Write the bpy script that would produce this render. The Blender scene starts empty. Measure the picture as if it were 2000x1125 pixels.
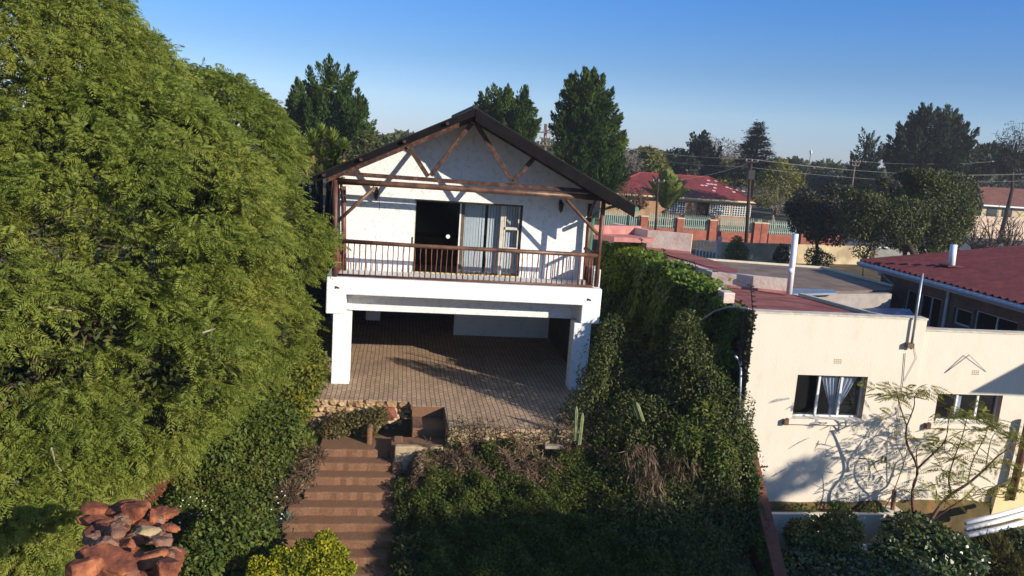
import bpy, math, random
import numpy as np
from mathutils import Vector, Matrix
R = math.radians
random.seed(7); rng = np.random.default_rng(11)
scene = bpy.context.scene
COL = scene.collection

# ---------------------------------------------------------------- camera
CF, CYAW, CPIT, CROL = 1575.0, 0.14410, 0.17490, 0.07007
CPOS = np.array([-1.7742, -20.0647, 3.5102])
_F = np.array([math.sin(CYAW)*math.cos(CPIT), math.cos(CYAW)*math.cos(CPIT), -math.sin(CPIT)])
_R = np.array([math.cos(CYAW), -math.sin(CYAW), 0.0]); _U = np.cross(_R, _F)
_R2 = _R*math.cos(CROL)+_U*math.sin(CROL); _U2 = -_R*math.sin(CROL)+_U*math.cos(CROL)
cam_d = bpy.data.cameras.new("camera"); cam = bpy.data.objects.new("camera", cam_d); COL.objects.link(cam)
cam_d.sensor_width = 36; cam_d.lens = CF/2000*36; cam_d.clip_end = 6000; cam_d.clip_start = .1
m = Matrix.Identity(4)
for i in range(3):
    m[i][0] = _R2[i]; m[i][1] = _U2[i]; m[i][2] = -_F[i]; m[i][3] = CPOS[i]
cam.matrix_world = m
scene.camera = cam

def at(ax, v, px, py):
    """point of the photo's pixel on the plane x|y|z = v"""
    i = 'xyz'.index(ax); d = _F+_R2*(px-1000)/CF-_U2*(py-562.5)/CF
    return CPOS+d*(v-CPOS[i])/d[i]

# ---------------------------------------------------------------- sky, sun, exposure
SUN_AZ, SUN_EL = R(46), R(20)          # azimuth from -y towards +x
sunv = Vector((math.sin(SUN_AZ)*math.cos(SUN_EL), -math.cos(SUN_AZ)*math.cos(SUN_EL), math.sin(SUN_EL)))
world = bpy.data.worlds.new("World"); scene.world = world; world.use_nodes = True
nt = world.node_tree; nt.nodes.clear()
sky = nt.nodes.new('ShaderNodeTexSky'); sky.sky_type = 'NISHITA'; sky.sun_disc = False
sky.sun_elevation = SUN_EL; sky.sun_rotation = math.pi-SUN_AZ
sky.air_density = 1.0; sky.dust_density = 0.15; sky.ozone_density = 3.0; sky.altitude = 1600
tint = nt.nodes.new('ShaderNodeMix'); tint.data_type = 'RGBA'; tint.blend_type = 'MULTIPLY'; tint.inputs[0].default_value = 1; 
tcw = nt.nodes.new('ShaderNodeTexCoord'); sz = nt.nodes.new('ShaderNodeSeparateXYZ'); rw = nt.nodes.new('ShaderNodeValToRGB')   # dry winter air dims the low sky
nt.links.new(tcw.outputs['Generated'], sz.inputs[0]); nt.links.new(sz.outputs[2], rw.inputs[0]); nt.links.new(rw.outputs[0], tint.inputs[7])
stops = [(0,(.34,.37,.56)),(.05,(.44,.47,.58)),(.1,(.34,.42,.54)),(.17,(.26,.44,.66)),(.34,(.19,.47,.74)),(.6,(.6,.85,1.0)),(1,(1.3,1.35,1.4))]
cr_ = rw.color_ramp.elements; cr_[0].position = 0; cr_[0].color = (*stops[0][1], 1); cr_[1].position = 1; cr_[1].color = (*stops[-1][1], 1)
for p_, c_ in stops[1:-1]:
    e_ = cr_.new(p_); e_.color = (*c_, 1)
bg = nt.nodes.new('ShaderNodeBackground'); bg.inputs[1].default_value = 0.15
wo = nt.nodes.new('ShaderNodeOutputWorld'); nt.links.new(sky.outputs[0], tint.inputs[6]); nt.links.new(tint.outputs[2], bg.inputs[0]); nt.links.new(bg.outputs[0], wo.inputs[0])
sd = bpy.data.lights.new("sun", 'SUN'); sd.energy = 4.6; sd.angle = R(0.55); sd.color = (1, .92, .79)
so = bpy.data.objects.new("sun", sd); COL.objects.link(so); so.rotation_euler = sunv.to_track_quat('Z', 'Y').to_euler()
scene.view_settings.view_transform = 'Standard'; scene.view_settings.look = 'None'
scene.view_settings.gamma = 1; scene.view_settings.use_curve_mapping = False
scene.view_settings.exposure = 0.6
scene.cycles.max_bounces = 5; scene.cycles.transparent_max_bounces = 8; scene.cycles.diffuse_bounces = 3

# ---------------------------------------------------------------- materials
MATS = {}
def srgb(r, g, b):
    f = lambda c: (c/255/12.92) if c/255 <= .04045 else ((c/255+.055)/1.055)**2.4
    return (f(r), f(g), f(b))
def mat(name, c1, c2=None, scale=4, rough=.8, bump=0, bscale=30, spec=.3, metal=0, c3=None, stretch=(1,1,1), detail=6, hi=.65, lo=.35):
    if name in MATS: return MATS[name]
    M = bpy.data.materials.new(name); M.use_nodes = True; n = M.node_tree; p = n.nodes['Principled BSDF']
    p.inputs['Roughness'].default_value = rough; p.inputs['Metallic'].default_value = metal
    p.inputs['Specular IOR Level'].default_value = spec
    tc = n.nodes.new('ShaderNodeTexCoord'); mp = n.nodes.new('ShaderNodeMapping'); mp.inputs['Scale'].default_value = stretch
    n.links.new(tc.outputs['Object'], mp.inputs[0])
    if c2 is None: p.inputs['Base Color'].default_value = (*c1, 1)
    else:
        t = n.nodes.new('ShaderNodeTexNoise'); t.inputs['Scale'].default_value = scale; t.inputs['Detail'].default_value = detail
        t.inputs['Roughness'].default_value = .65
        r = n.nodes.new('ShaderNodeValToRGB'); r.color_ramp.elements[0].position = lo; r.color_ramp.elements[1].position = hi
        r.color_ramp.elements[0].color = (*c1, 1); r.color_ramp.elements[1].color = (*c2, 1)
        if c3:
            e = r.color_ramp.elements.new((lo+hi)/2); e.color = (*c3, 1)
        n.links.new(mp.outputs[0], t.inputs[0]); n.links.new(t.outputs[0], r.inputs[0]); n.links.new(r.outputs[0], p.inputs['Base Color'])
    if bump:
        t2 = n.nodes.new('ShaderNodeTexNoise'); t2.inputs['Scale'].default_value = bscale; t2.inputs['Detail'].default_value = 5
        b = n.nodes.new('ShaderNodeBump'); b.inputs['Strength'].default_value = bump; b.inputs['Distance'].default_value = .02
        n.links.new(mp.outputs[0], t2.inputs[0]); n.links.new(t2.outputs[0], b.inputs['Height']); n.links.new(b.outputs[0], p.inputs['Normal'])
    MATS[name] = M; return M
def leafmat(name, c1, c2, c3, trans=.25, nscale=1.2, rough=.55, spec=.25):
    """colour varies leaf by leaf (face attribute) and clump by clump (noise)"""
    if name in MATS: return MATS[name]
    M = bpy.data.materials.new(name); M.use_nodes = True; n = M.node_tree; p = n.nodes['Principled BSDF']
    p.inputs['Roughness'].default_value = rough; p.inputs['Specular IOR Level'].default_value = spec
    a = n.nodes.new('ShaderNodeAttribute'); a.attribute_name = 'rnd'
    tc = n.nodes.new('ShaderNodeTexCoord'); t = n.nodes.new('ShaderNodeTexNoise'); t.inputs['Scale'].default_value = nscale; t.inputs['Detail'].default_value = 3
    n.links.new(tc.outputs['Object'], t.inputs[0])
    ad = n.nodes.new('ShaderNodeMath'); ad.operation = 'MULTIPLY_ADD'; ad.inputs[1].default_value = .55
    n.links.new(a.outputs['Fac'], ad.inputs[0])
    s2 = n.nodes.new('ShaderNodeMath'); s2.operation = 'MULTIPLY_ADD'; s2.inputs[1].default_value = 1.6; s2.inputs[2].default_value = -.58
    n.links.new(t.outputs[0], s2.inputs[0]); n.links.new(s2.outputs[0], ad.inputs[2])
    r = n.nodes.new('ShaderNodeValToRGB'); e = r.color_ramp.elements
    e[0].position = .05; e[0].color = (*c1, 1); e[1].position = .95; e[1].color = (*c3, 1); q = e.new(.5); q.color = (*c2, 1)
    n.links.new(ad.outputs[0], r.inputs[0]); n.links.new(r.outputs[0], p.inputs['Base Color'])
    if trans:
        tr = n.nodes.new('ShaderNodeBsdfTranslucent'); mx = n.nodes.new('ShaderNodeMixShader'); mx.inputs[0].default_value = trans
        n.links.new(r.outputs[0], tr.inputs[0]); n.links.new(p.outputs[0], mx.inputs[1]); n.links.new(tr.outputs[0], mx.inputs[2])
        n.links.new(mx.outputs[0], n.nodes['Material Output'].inputs[0])
    MATS[name] = M; return M
def brickmat(name, c1, c2, mortar, bw, bh, ms=.012, rot=(0,0,0), axis='xz', rough=.85, off=.5, dirt=None):
    if name in MATS: return MATS[name]
    M = bpy.data.materials.new(name); M.use_nodes = True; n = M.node_tree; p = n.nodes['Principled BSDF']; p.inputs['Roughness'].default_value = rough
    tc = n.nodes.new('ShaderNodeTexCoord'); sp = n.nodes.new('ShaderNodeSeparateXYZ'); cb = n.nodes.new('ShaderNodeCombineXYZ')
    n.links.new(tc.outputs['Object'], sp.inputs[0])
    ax = {'x': 0, 'y': 1, 'z': 2}
    if axis == 'wall':       # works on walls facing any way: (x+y, z)
        s = n.nodes.new('ShaderNodeMath'); s.operation = 'ADD'; n.links.new(sp.outputs[0], s.inputs[0]); n.links.new(sp.outputs[1], s.inputs[1])
        n.links.new(s.outputs[0], cb.inputs[0]); n.links.new(sp.outputs[2], cb.inputs[1])
    else:
        n.links.new(sp.outputs[ax[axis[0]]], cb.inputs[0]); n.links.new(sp.outputs[ax[axis[1]]], cb.inputs[1])
    # uneven laying
    nz = n.nodes.new('ShaderNodeTexNoise'); nz.inputs['Scale'].default_value = 1.3; n.links.new(tc.outputs['Object'], nz.inputs[0])
    mxv = n.nodes.new('ShaderNodeVectorMath'); mxv.operation = 'MULTIPLY_ADD'; mxv.inputs[1].default_value = (.05, .05, 0)
    n.links.new(nz.outputs['Color'], mxv.inputs[0]); n.links.new(cb.outputs[0], mxv.inputs[2])
    b = n.nodes.new('ShaderNodeTexBrick'); b.inputs['Scale'].default_value = 1; b.inputs['Brick Width'].default_value = bw; b.inputs['Row Height'].default_value = bh
    b.inputs['Mortar Size'].default_value = ms; b.inputs['Mortar Smooth'].default_value = .2; b.offset = off; b.inputs['Bias'].default_value = 0
    b.inputs['Color1'].default_value = (*c1, 1); b.inputs['Color2'].default_value = (*c2, 1); b.inputs['Mortar'].default_value = (*mortar, 1)
    n.links.new(mxv.outputs[0], b.inputs[0])
    t = n.nodes.new('ShaderNodeTexNoise'); t.inputs['Scale'].default_value = 1.1; t.inputs['Detail'].default_value = 8; t.inputs['Roughness'].default_value = .7
    n.links.new(tc.outputs['Object'], t.inputs[0])
    r = n.nodes.new('ShaderNodeValToRGB'); r.color_ramp.elements[0].position = .35; r.color_ramp.elements[1].position = .7
    dd = dirt or (.62, .6, .58)
    r.color_ramp.elements[0].color = (*dd, 1); r.color_ramp.elements[1].color = (1.05, 1.03, 1, 1)
    n.links.new(t.outputs[0], r.inputs[0])
    mx = n.nodes.new('ShaderNodeMix'); mx.data_type = 'RGBA'; mx.blend_type = 'MULTIPLY'; mx.inputs[0].default_value = 1
    n.links.new(b.outputs[0], mx.inputs[6]); n.links.new(r.outputs[0], mx.inputs[7]); n.links.new(mx.outputs[2], p.inputs['Base Color'])
    bp = n.nodes.new('ShaderNodeBump'); bp.inputs['Strength'].default_value = .5; bp.inputs['Distance'].default_value = .01; bp.invert = True
    n.links.new(b.outputs[1], bp.inputs['Height']); n.links.new(bp.outputs[0], p.inputs['Normal'])
    MATS[name] = M; return M
def glassmat(name, tint=(.7,.75,.8), mixv=.35, rough=.03):
    if name in MATS: return MATS[name]
    M = bpy.data.materials.new(name); M.use_nodes = True; n = M.node_tree; n.nodes.remove(n.nodes['Principled BSDF'])
    g = n.nodes.new('ShaderNodeBsdfGlossy'); g.inputs['Roughness'].default_value = rough; g.inputs[0].default_value = (.9,.93,1,1)
    t = n.nodes.new('ShaderNodeBsdfTransparent'); t.inputs[0].default_value = (*tint, 1)
    f = n.nodes.new('ShaderNodeMath'); f.operation = 'POWER'; f.inputs[1].default_value = 4; lw_ = n.nodes.new('ShaderNodeLayerWeight'); lw_.inputs[0].default_value = .5; n.links.new(lw_.outputs['Facing'], f.inputs[0])
    ad = n.nodes.new('ShaderNodeMath'); ad.operation = 'ADD'; ad.inputs[1].default_value = mixv; n.links.new(f.outputs[0], ad.inputs[0])
    mx = n.nodes.new('ShaderNodeMixShader'); n.links.new(ad.outputs[0], mx.inputs[0]); n.links.new(t.outputs[0], mx.inputs[1]); n.links.new(g.outputs[0], mx.inputs[2])
    n.links.new(mx.outputs[0], n.nodes['Material Output'].inputs[0]); MATS[name] = M; return M

# ---------------------------------------------------------------- things, parts, meshes
ORG = {}
def thing(name, label, cat, loc=(0,0,0), group=None):
    o = bpy.data.objects.new(name, None); COL.objects.link(o); o.location = loc; o.empty_display_size = .2
    o['label'] = label; o['category'] = cat
    if group: o['group'] = group
    ORG[o.name] = np.array(loc, float); return o
def tag(o, label, cat, group=None, kind=None):
    if label: o['label'] = label
    if cat: o['category'] = cat
    if group: o['group'] = group
    if kind: o['kind'] = kind
    return o
def link(name, me, material, parent=None, org=None):
    o = bpy.data.objects.new(name, me); COL.objects.link(o)
    if material: me.materials.append(material)
    if parent is not None:
        o.parent = parent; ORG[o.name] = ORG[parent.name]
    else: ORG[o.name] = np.zeros(3) if org is None else np.array(org, float); o.location = ORG[o.name]
    return o
class MB:
    def __init__(s): s.v = []; s.f = []
    def add(s, vs, fs):
        k = len(s.v); s.v += [tuple(map(float, p)) for p in vs]; s.f += [tuple(i+k for i in f) for f in fs]; return s
    def box(s, a, b):
        x0,y0,z0 = a; x1,y1,z1 = b
        return s.add([(x0,y0,z0),(x1,y0,z0),(x1,y1,z0),(x0,y1,z0),(x0,y0,z1),(x1,y0,z1),(x1,y1,z1),(x0,y1,z1)],
                     [(0,3,2,1),(4,5,6,7),(0,1,5,4),(1,2,6,5),(2,3,7,6),(3,0,4,7)])
    def prism(s, poly, d):
        """poly (list of 3d) extruded along d"""
        n = len(poly); d = np.array(d, float); a = [np.array(p, float) for p in poly]
        return s.add(a+[p+d for p in a], [tuple(range(n))[::-1], tuple(range(n, 2*n))]+[(i,(i+1)%n,(i+1)%n+n,i+n) for i in range(n)])
    def bar(s, p, q, w, h, up=(0,0,1)):
        p = np.array(p, float); q = np.array(q, float); d = q-p; d /= np.linalg.norm(d); u = np.array(up, float)
        sd_ = np.cross(d, u); sd_ /= np.linalg.norm(sd_)+1e-9; u = np.cross(sd_, d)
        o = [sd_*a*w/2+u*b*h/2 for a, b in ((-1,-1),(1,-1),(1,1),(-1,1))]
        return s.add([p+k for k in o]+[q+k for k in o], [(0,1,2,3),(7,6,5,4),(0,4,5,1),(1,5,6,2),(2,6,7,3),(3,7,4,0)])
    def tube(s, pts, rad, n=8, cap=True):
        pts = [np.array(p, float) for p in pts]; m_ = len(pts)
        rads = [rad]*m_ if np.isscalar(rad) else rad; base = len(s.v); vs = []
        ref = np.array([0.13,.21,.97]); 
        for i, p in enumerate(pts):
            d = pts[min(i+1,m_-1)]-pts[max(i-1,0)]; d = d/(np.linalg.norm(d)+1e-9)
            a = np.cross(d, ref)
            if np.linalg.norm(a) < .15: a = np.cross(d, np.array([1.,0,0]))
            a /= np.linalg.norm(a); b = np.cross(d, a)
            for k in range(n):
                t = 2*math.pi*k/n; vs.append(p+(a*math.cos(t)+b*math.sin(t))*rads[i])
        fs = [(i*n+k, i*n+(k+1)%n, (i+1)*n+(k+1)%n, (i+1)*n+k) for i in range(m_-1) for k in range(n)]
        if cap: fs += [tuple(range(n))[::-1], tuple((m_-1)*n+k for k in range(n))]
        return s.add(vs, fs)
    def build(s, name, material, parent=None, smooth=False, org=None, bevel=0):
        o_ = ORG[parent.name] if parent is not None else (np.zeros(3) if org is None else np.array(org, float))
        me = bpy.data.meshes.new(name); me.from_pydata([tuple(np.array(p)-o_) for p in s.v], [], s.f); me.update()
        if smooth:
            me.polygons.foreach_set('use_smooth', [True]*len(me.polygons))
        o = link(name, me, material, parent, org)
        if bevel:
            b = o.modifiers.new('bevel', 'BEVEL'); b.width = bevel; b.segments = 2; b.limit_method = 'ANGLE'
        return o
def npmesh(name, V, nper, material, parent=None, rnd=None, org=None):
    """V (N*nper,3) -> N faces of nper vertices, face attribute rnd"""
    o_ = ORG[parent.name] if parent is not None else (np.zeros(3) if org is None else np.array(org, float))
    V = (np.asarray(V)-o_).astype(np.float32); N = len(V)//nper
    me = bpy.data.meshes.new(name); me.vertices.add(len(V)); me.vertices.foreach_set('co', V.ravel())
    me.loops.add(len(V)); me.loops.foreach_set('vertex_index', np.arange(len(V), dtype=np.int32))
    me.polygons.add(N); me.polygons.foreach_set('loop_start', np.arange(0, len(V), nper, dtype=np.int32))
    me.update(calc_edges=True)
    a = me.attributes.new('rnd', 'FLOAT', 'FACE'); a.data.foreach_set('value', (rng.random(N) if rnd is None else rnd).astype(np.float32))
    return link(name, me, material, parent, org)
def unit(a): return a/(np.linalg.norm(a, axis=-1, keepdims=True)+1e-9)
def rand_dirs(n):
    return unit(rng.normal(size=(n,3)))
def leaf_quads(P, D, N, L, W, curl=.0):
    """rhombic leaves: base P, axis D, normal N"""
    S = unit(np.cross(D, N)); L = np.broadcast_to(L, (len(P),))[:,None]; W = np.broadcast_to(W, (len(P),))[:,None]
    m1 = P+D*L*.45
    V = np.stack([P, m1+S*W/2+N*W*curl, P+D*L, m1-S*W/2+N*W*curl], 1)
    return V.reshape(-1,3)
def ell_points(ells, n, shell=.25, lump=.18, lumpf=1.5, keep=None):
    """points in the outer shell of a union of ellipsoids [(c, r)], with outward normals"""
    cs = np.array([e[0] for e in ells], float); rs = np.array([np.broadcast_to(e[1], 3) for e in ells], float)
    area = (rs[:,0]*rs[:,1]*rs[:,2])**(2/3); k = rng.choice(len(ells), int(n*1.6), p=area/area.sum())
    d = rand_dirs(len(k)); nn = unit(d/rs[k])
    ph = rng.random((5,3))*6; fr = rng.normal(size=(5,3))*lumpf
    P0 = cs[k]+d*rs[k]
    w = sum(np.sin((P0@fr[i])+ph[i,0]) for i in range(5))/3
    P = cs[k]+d*rs[k]*(1+lump*w-shell*rng.random(len(k))**1.5)[:,None]
    ok = np.ones(len(k), bool)
    for j in range(len(ells)):
        q = np.linalg.norm((P-cs[j])/rs[j], axis=1); ok &= ~((q < .68) & (k != j))
    if keep is not None: ok &= keep(P)
    P = P[ok][:n]; return P, nn[ok][:n]
def foliage(name, ells, n, L, W, material, parent=None, shell=.3, lump=.15, lumpf=1.6, droop=.2, jit=.8, keep=None, org=None, curl=.1, up=.3):
    P, Nn = ell_points(ells, n, shell, lump, lumpf, keep); n = len(P)
    N2 = unit(Nn+rng.normal(size=(n,3))*jit*.6+np.array([0,0,up]))
    D = unit(np.cross(N2, rand_dirs(n))+Nn*.5-np.array([0,0,droop])); N2 = unit(N2-D*(N2*D).sum(1,keepdims=True))
    s = .6+.8*rng.random(n)
    return npmesh(name, leaf_quads(P, D, N2, L*s, W*s, curl), 4, material, parent, org=org)
def needles(name, P, D, L, W, material, parent, k=7, spread=.9, rnd=None):
    """tufts: k thin blades fanning from each point about D"""
    n = len(P); P3 = np.repeat(P, k, 0); D3 = unit(np.repeat(D, k, 0)+rng.normal(size=(n*k,3))*spread*.6)
    N3 = unit(np.cross(D3, rand_dirs(n*k))); s = .6+.7*rng.random(n*k)
    r_ = None if rnd is None else np.repeat(rnd, k)
    return npmesh(name, leaf_quads(P3, D3, N3, L*s, W*s), 4, material, parent, rnd=r_)

# ================================================================= common materials
WHITE = mat('white_plaster', srgb(176,166,150), srgb(236,235,232), 3.5, .85, .7, 26, c3=srgb(222,218,210), lo=.22, hi=.46, detail=10)
WHITE2 = mat('pitted_white_plaster', srgb(200,196,190), srgb(228,226,222), 7, .9, .9, 32, lo=.3, hi=.5)
BROWN = mat('brown_stained_wood', srgb(44,28,23), srgb(98,68,52), 3, .65, .5, 14, stretch=(3,3,3), c3=srgb(66,42,34))
LOG = mat('brown_varnished_log', srgb(68,42,32), srgb(116,82,60), 4, .45, .3, 12, spec=.5)
POLE_RED = mat('reddish_brown_pole', srgb(72,42,33), srgb(108,70,54), 5, .5, .3, 14, spec=.4)
ROOFM = mat('charcoal_roof_sheet', srgb(24,23,24), srgb(44,42,42), 3, .6, .2, 20)
CREAM = mat('cream_painted_plaster', srgb(200,187,166), srgb(215,203,184), 1.5, .85, .25, 18, detail=10, stretch=(1.8,1.8,.7), c3=srgb(211,199,180), lo=.25, hi=.6)
CONC = mat('orange_exposed_aggregate', srgb(96,68,50), srgb(150,112,84), 42, .95, .9, 60, detail=8, c3=srgb(122,88,64), lo=.3, hi=.7)
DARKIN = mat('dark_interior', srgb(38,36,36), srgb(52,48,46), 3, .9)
METALW = mat('white_painted_metal', srgb(205,205,200), srgb(222,222,218), 8, .5)
BLACK = mat('black_metal', srgb(22,22,24), srgb(34,33,33), 8, .45)
STEEL = mat('galvanised_steel', srgb(140,142,146), srgb(176,178,182), 6, .45, metal=.6)
TRUNK = mat('tree_bark', srgb(58,46,38), srgb(104,86,70), 8, .9, .7, 14)
DARKBARK = mat('dark_tree_bark', srgb(36,28,24), srgb(70,56,46), 8, .9, .7, 14)

# ================================================================= setting
def smooth(a, b, t):
    t = np.clip((t-a)/(b-a), 0, 1); return t*t*(3-2*t)
def vnoise(x, y, f, s=0):
    r = np.random.default_rng(s); o = 0
    for i in range(6):
        k = r.normal(size=2)*f; o = o+np.sin(x*k[0]+y*k[1]+r.random()*6)
    return o/6
def ground_h(x, y):
    x = np.asarray(x, float); y = np.asarray(y, float)
    edge = np.where(x < -1.35, -1.12, -3.0)
    edge = edge+np.where(x < -3.8, (-3.8-x)*-.1, 0)
    slope = -3.42+.47*(y+2.3)
    slope = np.maximum(slope, -7.4+.02*y)+.10*vnoise(x, y, 1.6, 3)
    slope = np.minimum(slope, np.where(x < -1.5, -3.46, -3.1))
    left = smooth(-3.6, -6.0, x)                       # the left garden is one long bank
    slope = slope*(1-left)+(slope-.15+.12*vnoise(x, y, 2.2, 5))*left
    w = smooth(edge+.02, edge-.12-.5*left, y)
    h = -2.80*(1-w)+slope*w
    nt_ = smooth(-1.75,-1.45,x)*smooth(-.35,-.6,x)*smooth(-1.3,-1.5,y)*smooth(-3.6,-3.2,y); h = h*(1-nt_)+(-3.9)*nt_
    wr = smooth(5.95, 6.25, x)*smooth(-3.72, -3.9, y)  # yard in front of the cream wall
    h = h*(1-wr)+(np.maximum(-5.62+.1*(y+4), -7.6)+.05*vnoise(x, y, 2, 8)+.3*smooth(9.5, 13, x))*wr
    return h
def gh(x, y): return float(ground_h(x, y))
xs = np.concatenate([np.linspace(-3000,-60,12), np.linspace(-50,-14,19), np.arange(-13.5,16.01,.22), np.linspace(18,80,16), np.linspace(100,3000,12)])
ys = np.concatenate([np.linspace(-300,-26,8), np.arange(-22,5.01,.22), np.linspace(6,80,20), np.linspace(100,4500,16)])
X, Y = np.meshgrid(xs, ys); Z = ground_h(X, Y)
nx, ny = len(xs), len(ys)
me = bpy.data.meshes.new('ground')
me.from_pydata(np.stack([X,Y,Z],-1).reshape(-1,3).tolist(), [], [(j*nx+i, j*nx+i+1, (j+1)*nx+i+1, (j+1)*nx+i) for j in range(ny-1) for i in range(nx-1)])
me.polygons.foreach_set('use_smooth', [True]*len(me.polygons))
GROUND = mat('soil_and_dry_grass', srgb(74,54,38), srgb(122,92,58), 1.2, .95, .8, 9, c3=srgb(84,74,44))
tag(link('ground', me, GROUND), None, None, kind='structure')

PAVE = brickmat('clay_pavers', srgb(168,140,112), srgb(188,158,128), srgb(80,66,52), .225, .115, .009, axis='yx', dirt=(.66,.64,.62))
b = MB()
def sheet(name, poly, z, mt, th=None, parent=None):
    b = MB()
    if th: b.prism([(p[0],p[1],z) for p in poly], (0,0,-th))
    else: b.add([(p[0],p[1],z) for p in poly], [tuple(range(len(poly)))])
    return b.build(name, mt, parent)
# notch in the front edge holds the first steps down
pv = [(-3.75,-1.22),(-2.9,-1.25),(-2.2,-1.16),(-1.36,-1.25),(-1.30,-1.55),(-.52,-1.55),(-.50,-2.95),(.3,-3.02),(1.3,-2.98),(2.4,-3.05),(3.55,-3.0),(3.55,9),(-3.75,9)]
tag(sheet('paving', pv, -2.75, PAVE, .10), None, None, kind='structure')

# street and pavement beyond the brick wall / trees on the right
ASPH = mat('asphalt', srgb(72,72,76), srgb(96,95,97), 2, .9)
a0 = at('z',-2.75,1625,478); a1 = at('z',-2.75,1625,452)
tag(sheet('road', [(34,41),(140,30),(140,52),(37,60)], -2.72, ASPH, .3), None, None, kind='structure')
tag(sheet('pavement', [(33.5,37),(140,26),(140,29.8),(34,40.8)], -2.60, mat('pavement_concrete', srgb(120,112,100), srgb(150,142,128), 1.5), .5), None, None, kind='structure')

# ================================================================= front steps and stair
st = thing('garden_steps', 'broad orange aggregate steps leading down through the garden bank', 'steps', (-2.6,-3.8,-4.5))
for i in range(9):
    zt = -3.40-.17*i; y1 = -2.35-.37*i; y0 = y1-.40
    if i == 0: y1 = -1.95
    xl = -3.32-.06*i; xr = -1.66+.02*i
    if i > 3: xl -= .22
    mb = MB(); m_ = 14; r9 = np.random.default_rng(50+i); top = []; 
    fe = [(xl+(xr-xl)*q/m_, y0+r9.uniform(-.018,.018), zt+r9.uniform(-.012,.006)) for q in range(m_+1)]
    be = [(p[0], y1, zt+.002) for p in fe]; lo_ = [(p[0], p[1], zt-.5) for p in fe]
    me_ = [(p[0], p[1]+.05, zt+.004) for p in fe]; n_ = m_+1
    mb.add(lo_+fe+me_+be, [(r_*n_+q, r_*n_+q+1, (r_+1)*n_+q+1, (r_+1)*n_+q) for r_ in range(3) for q in range(m_)]+[(0,n_,2*n_,3*n_),(m_,3*n_+m_,2*n_+m_,n_+m_)])
    mb.build('step', CONC, st, smooth=False, bevel=.02)
us = thing('upper_steps', 'two deep orange steps cut into the edge of the brick paving', 'steps', (-.9,-2.2,-3.2))
MB().box((-1.28,-2.35,-3.7),(-.54,-1.56,-3.02)).build('step', CONC, us, bevel=.02)
MB().box((-1.75,-2.95,-3.8),(-.54,-2.36,-3.22)).build('step', CONC, us, bevel=.02)
MB().box((-1.28,-1.56,-3.02),(-.54,-1.50,-2.76)).build('riser', CONC, us)
MB().box((-.54,-2.93,-3.9),(-.46,-1.5,-2.77)).build('side_wall', mat('dark_step_edge', srgb(84,70,56), srgb(120,100,80), 9, .95, .5, 30), us)
MB().box((-1.66,-3.12,-3.8),(-.60,-2.96,-3.16)).build('coping', mat('buff_concrete', srgb(150,128,98), srgb(178,156,124), 9, .9, .5, 30), us, bevel=.03)
w = thing('stair_side_wall', 'short orange plastered side wall curving down beside the stair head', 'wall', (-1.7,-3,-4))
MB().box((-2.30,-2.42,-4.4),(-2.18,-2.05,-3.02)).build('wall_end', CONC, w, bevel=.04)
MB().prism([(-1.70,-2.45,-3.15),(-1.70,-2.75,-3.22),(-1.70,-3.25,-3.62),(-1.70,-3.25,-4.6),(-1.70,-2.45,-4.6)], (.22,0,0)).build('wall_run', CONC, w, bevel=.04)
# stone retaining wall under the paving edge
STONE = mat('field_stone', srgb(118,90,62), srgb(200,176,140), 2.4, .9, .9, 9, c3=srgb(160,130,94))
sw = thing('stone_wall', 'rough pale field stone retaining wall below the paving edge', 'wall', (-2.6,-1.3,-3.4))
MB().box((-3.72,-1.22,-3.6),(-1.36,-1.0,-2.80)).build('core', mat('lime_mortar', srgb(150,130,100), srgb(180,160,126), 6, .95, .8, 20), sw)
def rock(mb, c, r, seed):
    rr = np.random.default_rng(seed)
    import itertools
    n1, n2 = 7, 5; vs = []; 
    ph = rr.random(6)*6
    for j in range(n2+1):
        t = math.pi*j/n2
        for i in range(n1):
            p = 2*math.pi*i/n1+.3*j
            d = np.array([math.sin(t)*math.cos(p), math.sin(t)*math.sin(p), math.cos(t)])
            k = .8+.35*rr.random(); vs.append(np.array(c)+d*np.array(r)*k)
    fs = [(j*n1+i, j*n1+(i+1)%n1, (j+1)*n1+(i+1)%n1, (j+1)*n1+i) for j in range(n2) for i in range(n1)]
    mb.add(vs, fs)
stones = MB(); k = 0
for row in range(5):
    x = -3.72+random.random()*.1
    while x < -1.42:
        wd = random.uniform(.13,.36); hh = random.uniform(.065,.10)
        rock(stones, (x+wd/2, -1.24+random.uniform(-.02,.03), -3.42+row*.145+random.uniform(-.02,.02)), (wd*.55,.09,hh), 100+k); k += 1; x += wd*.95
stones.build('stones', STONE, sw)
red = MB(); rock(red, (-1.86,-1.42,-3.02), (.26,.14,.17), 5); red.build('red_boulder', mat('red_stone', srgb(110,58,48), srgb(140,84,64), 4, .9, .6, 12), sw)
ew = thing('paving_edge_wall', 'crumbling stone edging under the front of the brick paving', 'wall', (1.5,-3,-3.2))
MB().box((-.50,-2.98,-3.7),(5.9,-2.88,-2.86)).build('core', MATS['lime_mortar'], ew)
stones = MB(); x = -.5
while x < 1.1:
    wd = random.uniform(.10,.34); rock(stones, (x+wd/2,-3.0+random.uniform(-.04,.04),-2.92+random.uniform(-.12,.03)), (wd*.5,.08,random.uniform(.05,.1)), 900+k); k += 1; x += wd
    if random.random() < .5: rock(stones, (x-.1,-3.06,-3.12), (.16,.1,.09), 1900+k)
stones.build('stones', STONE, ew)

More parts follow.
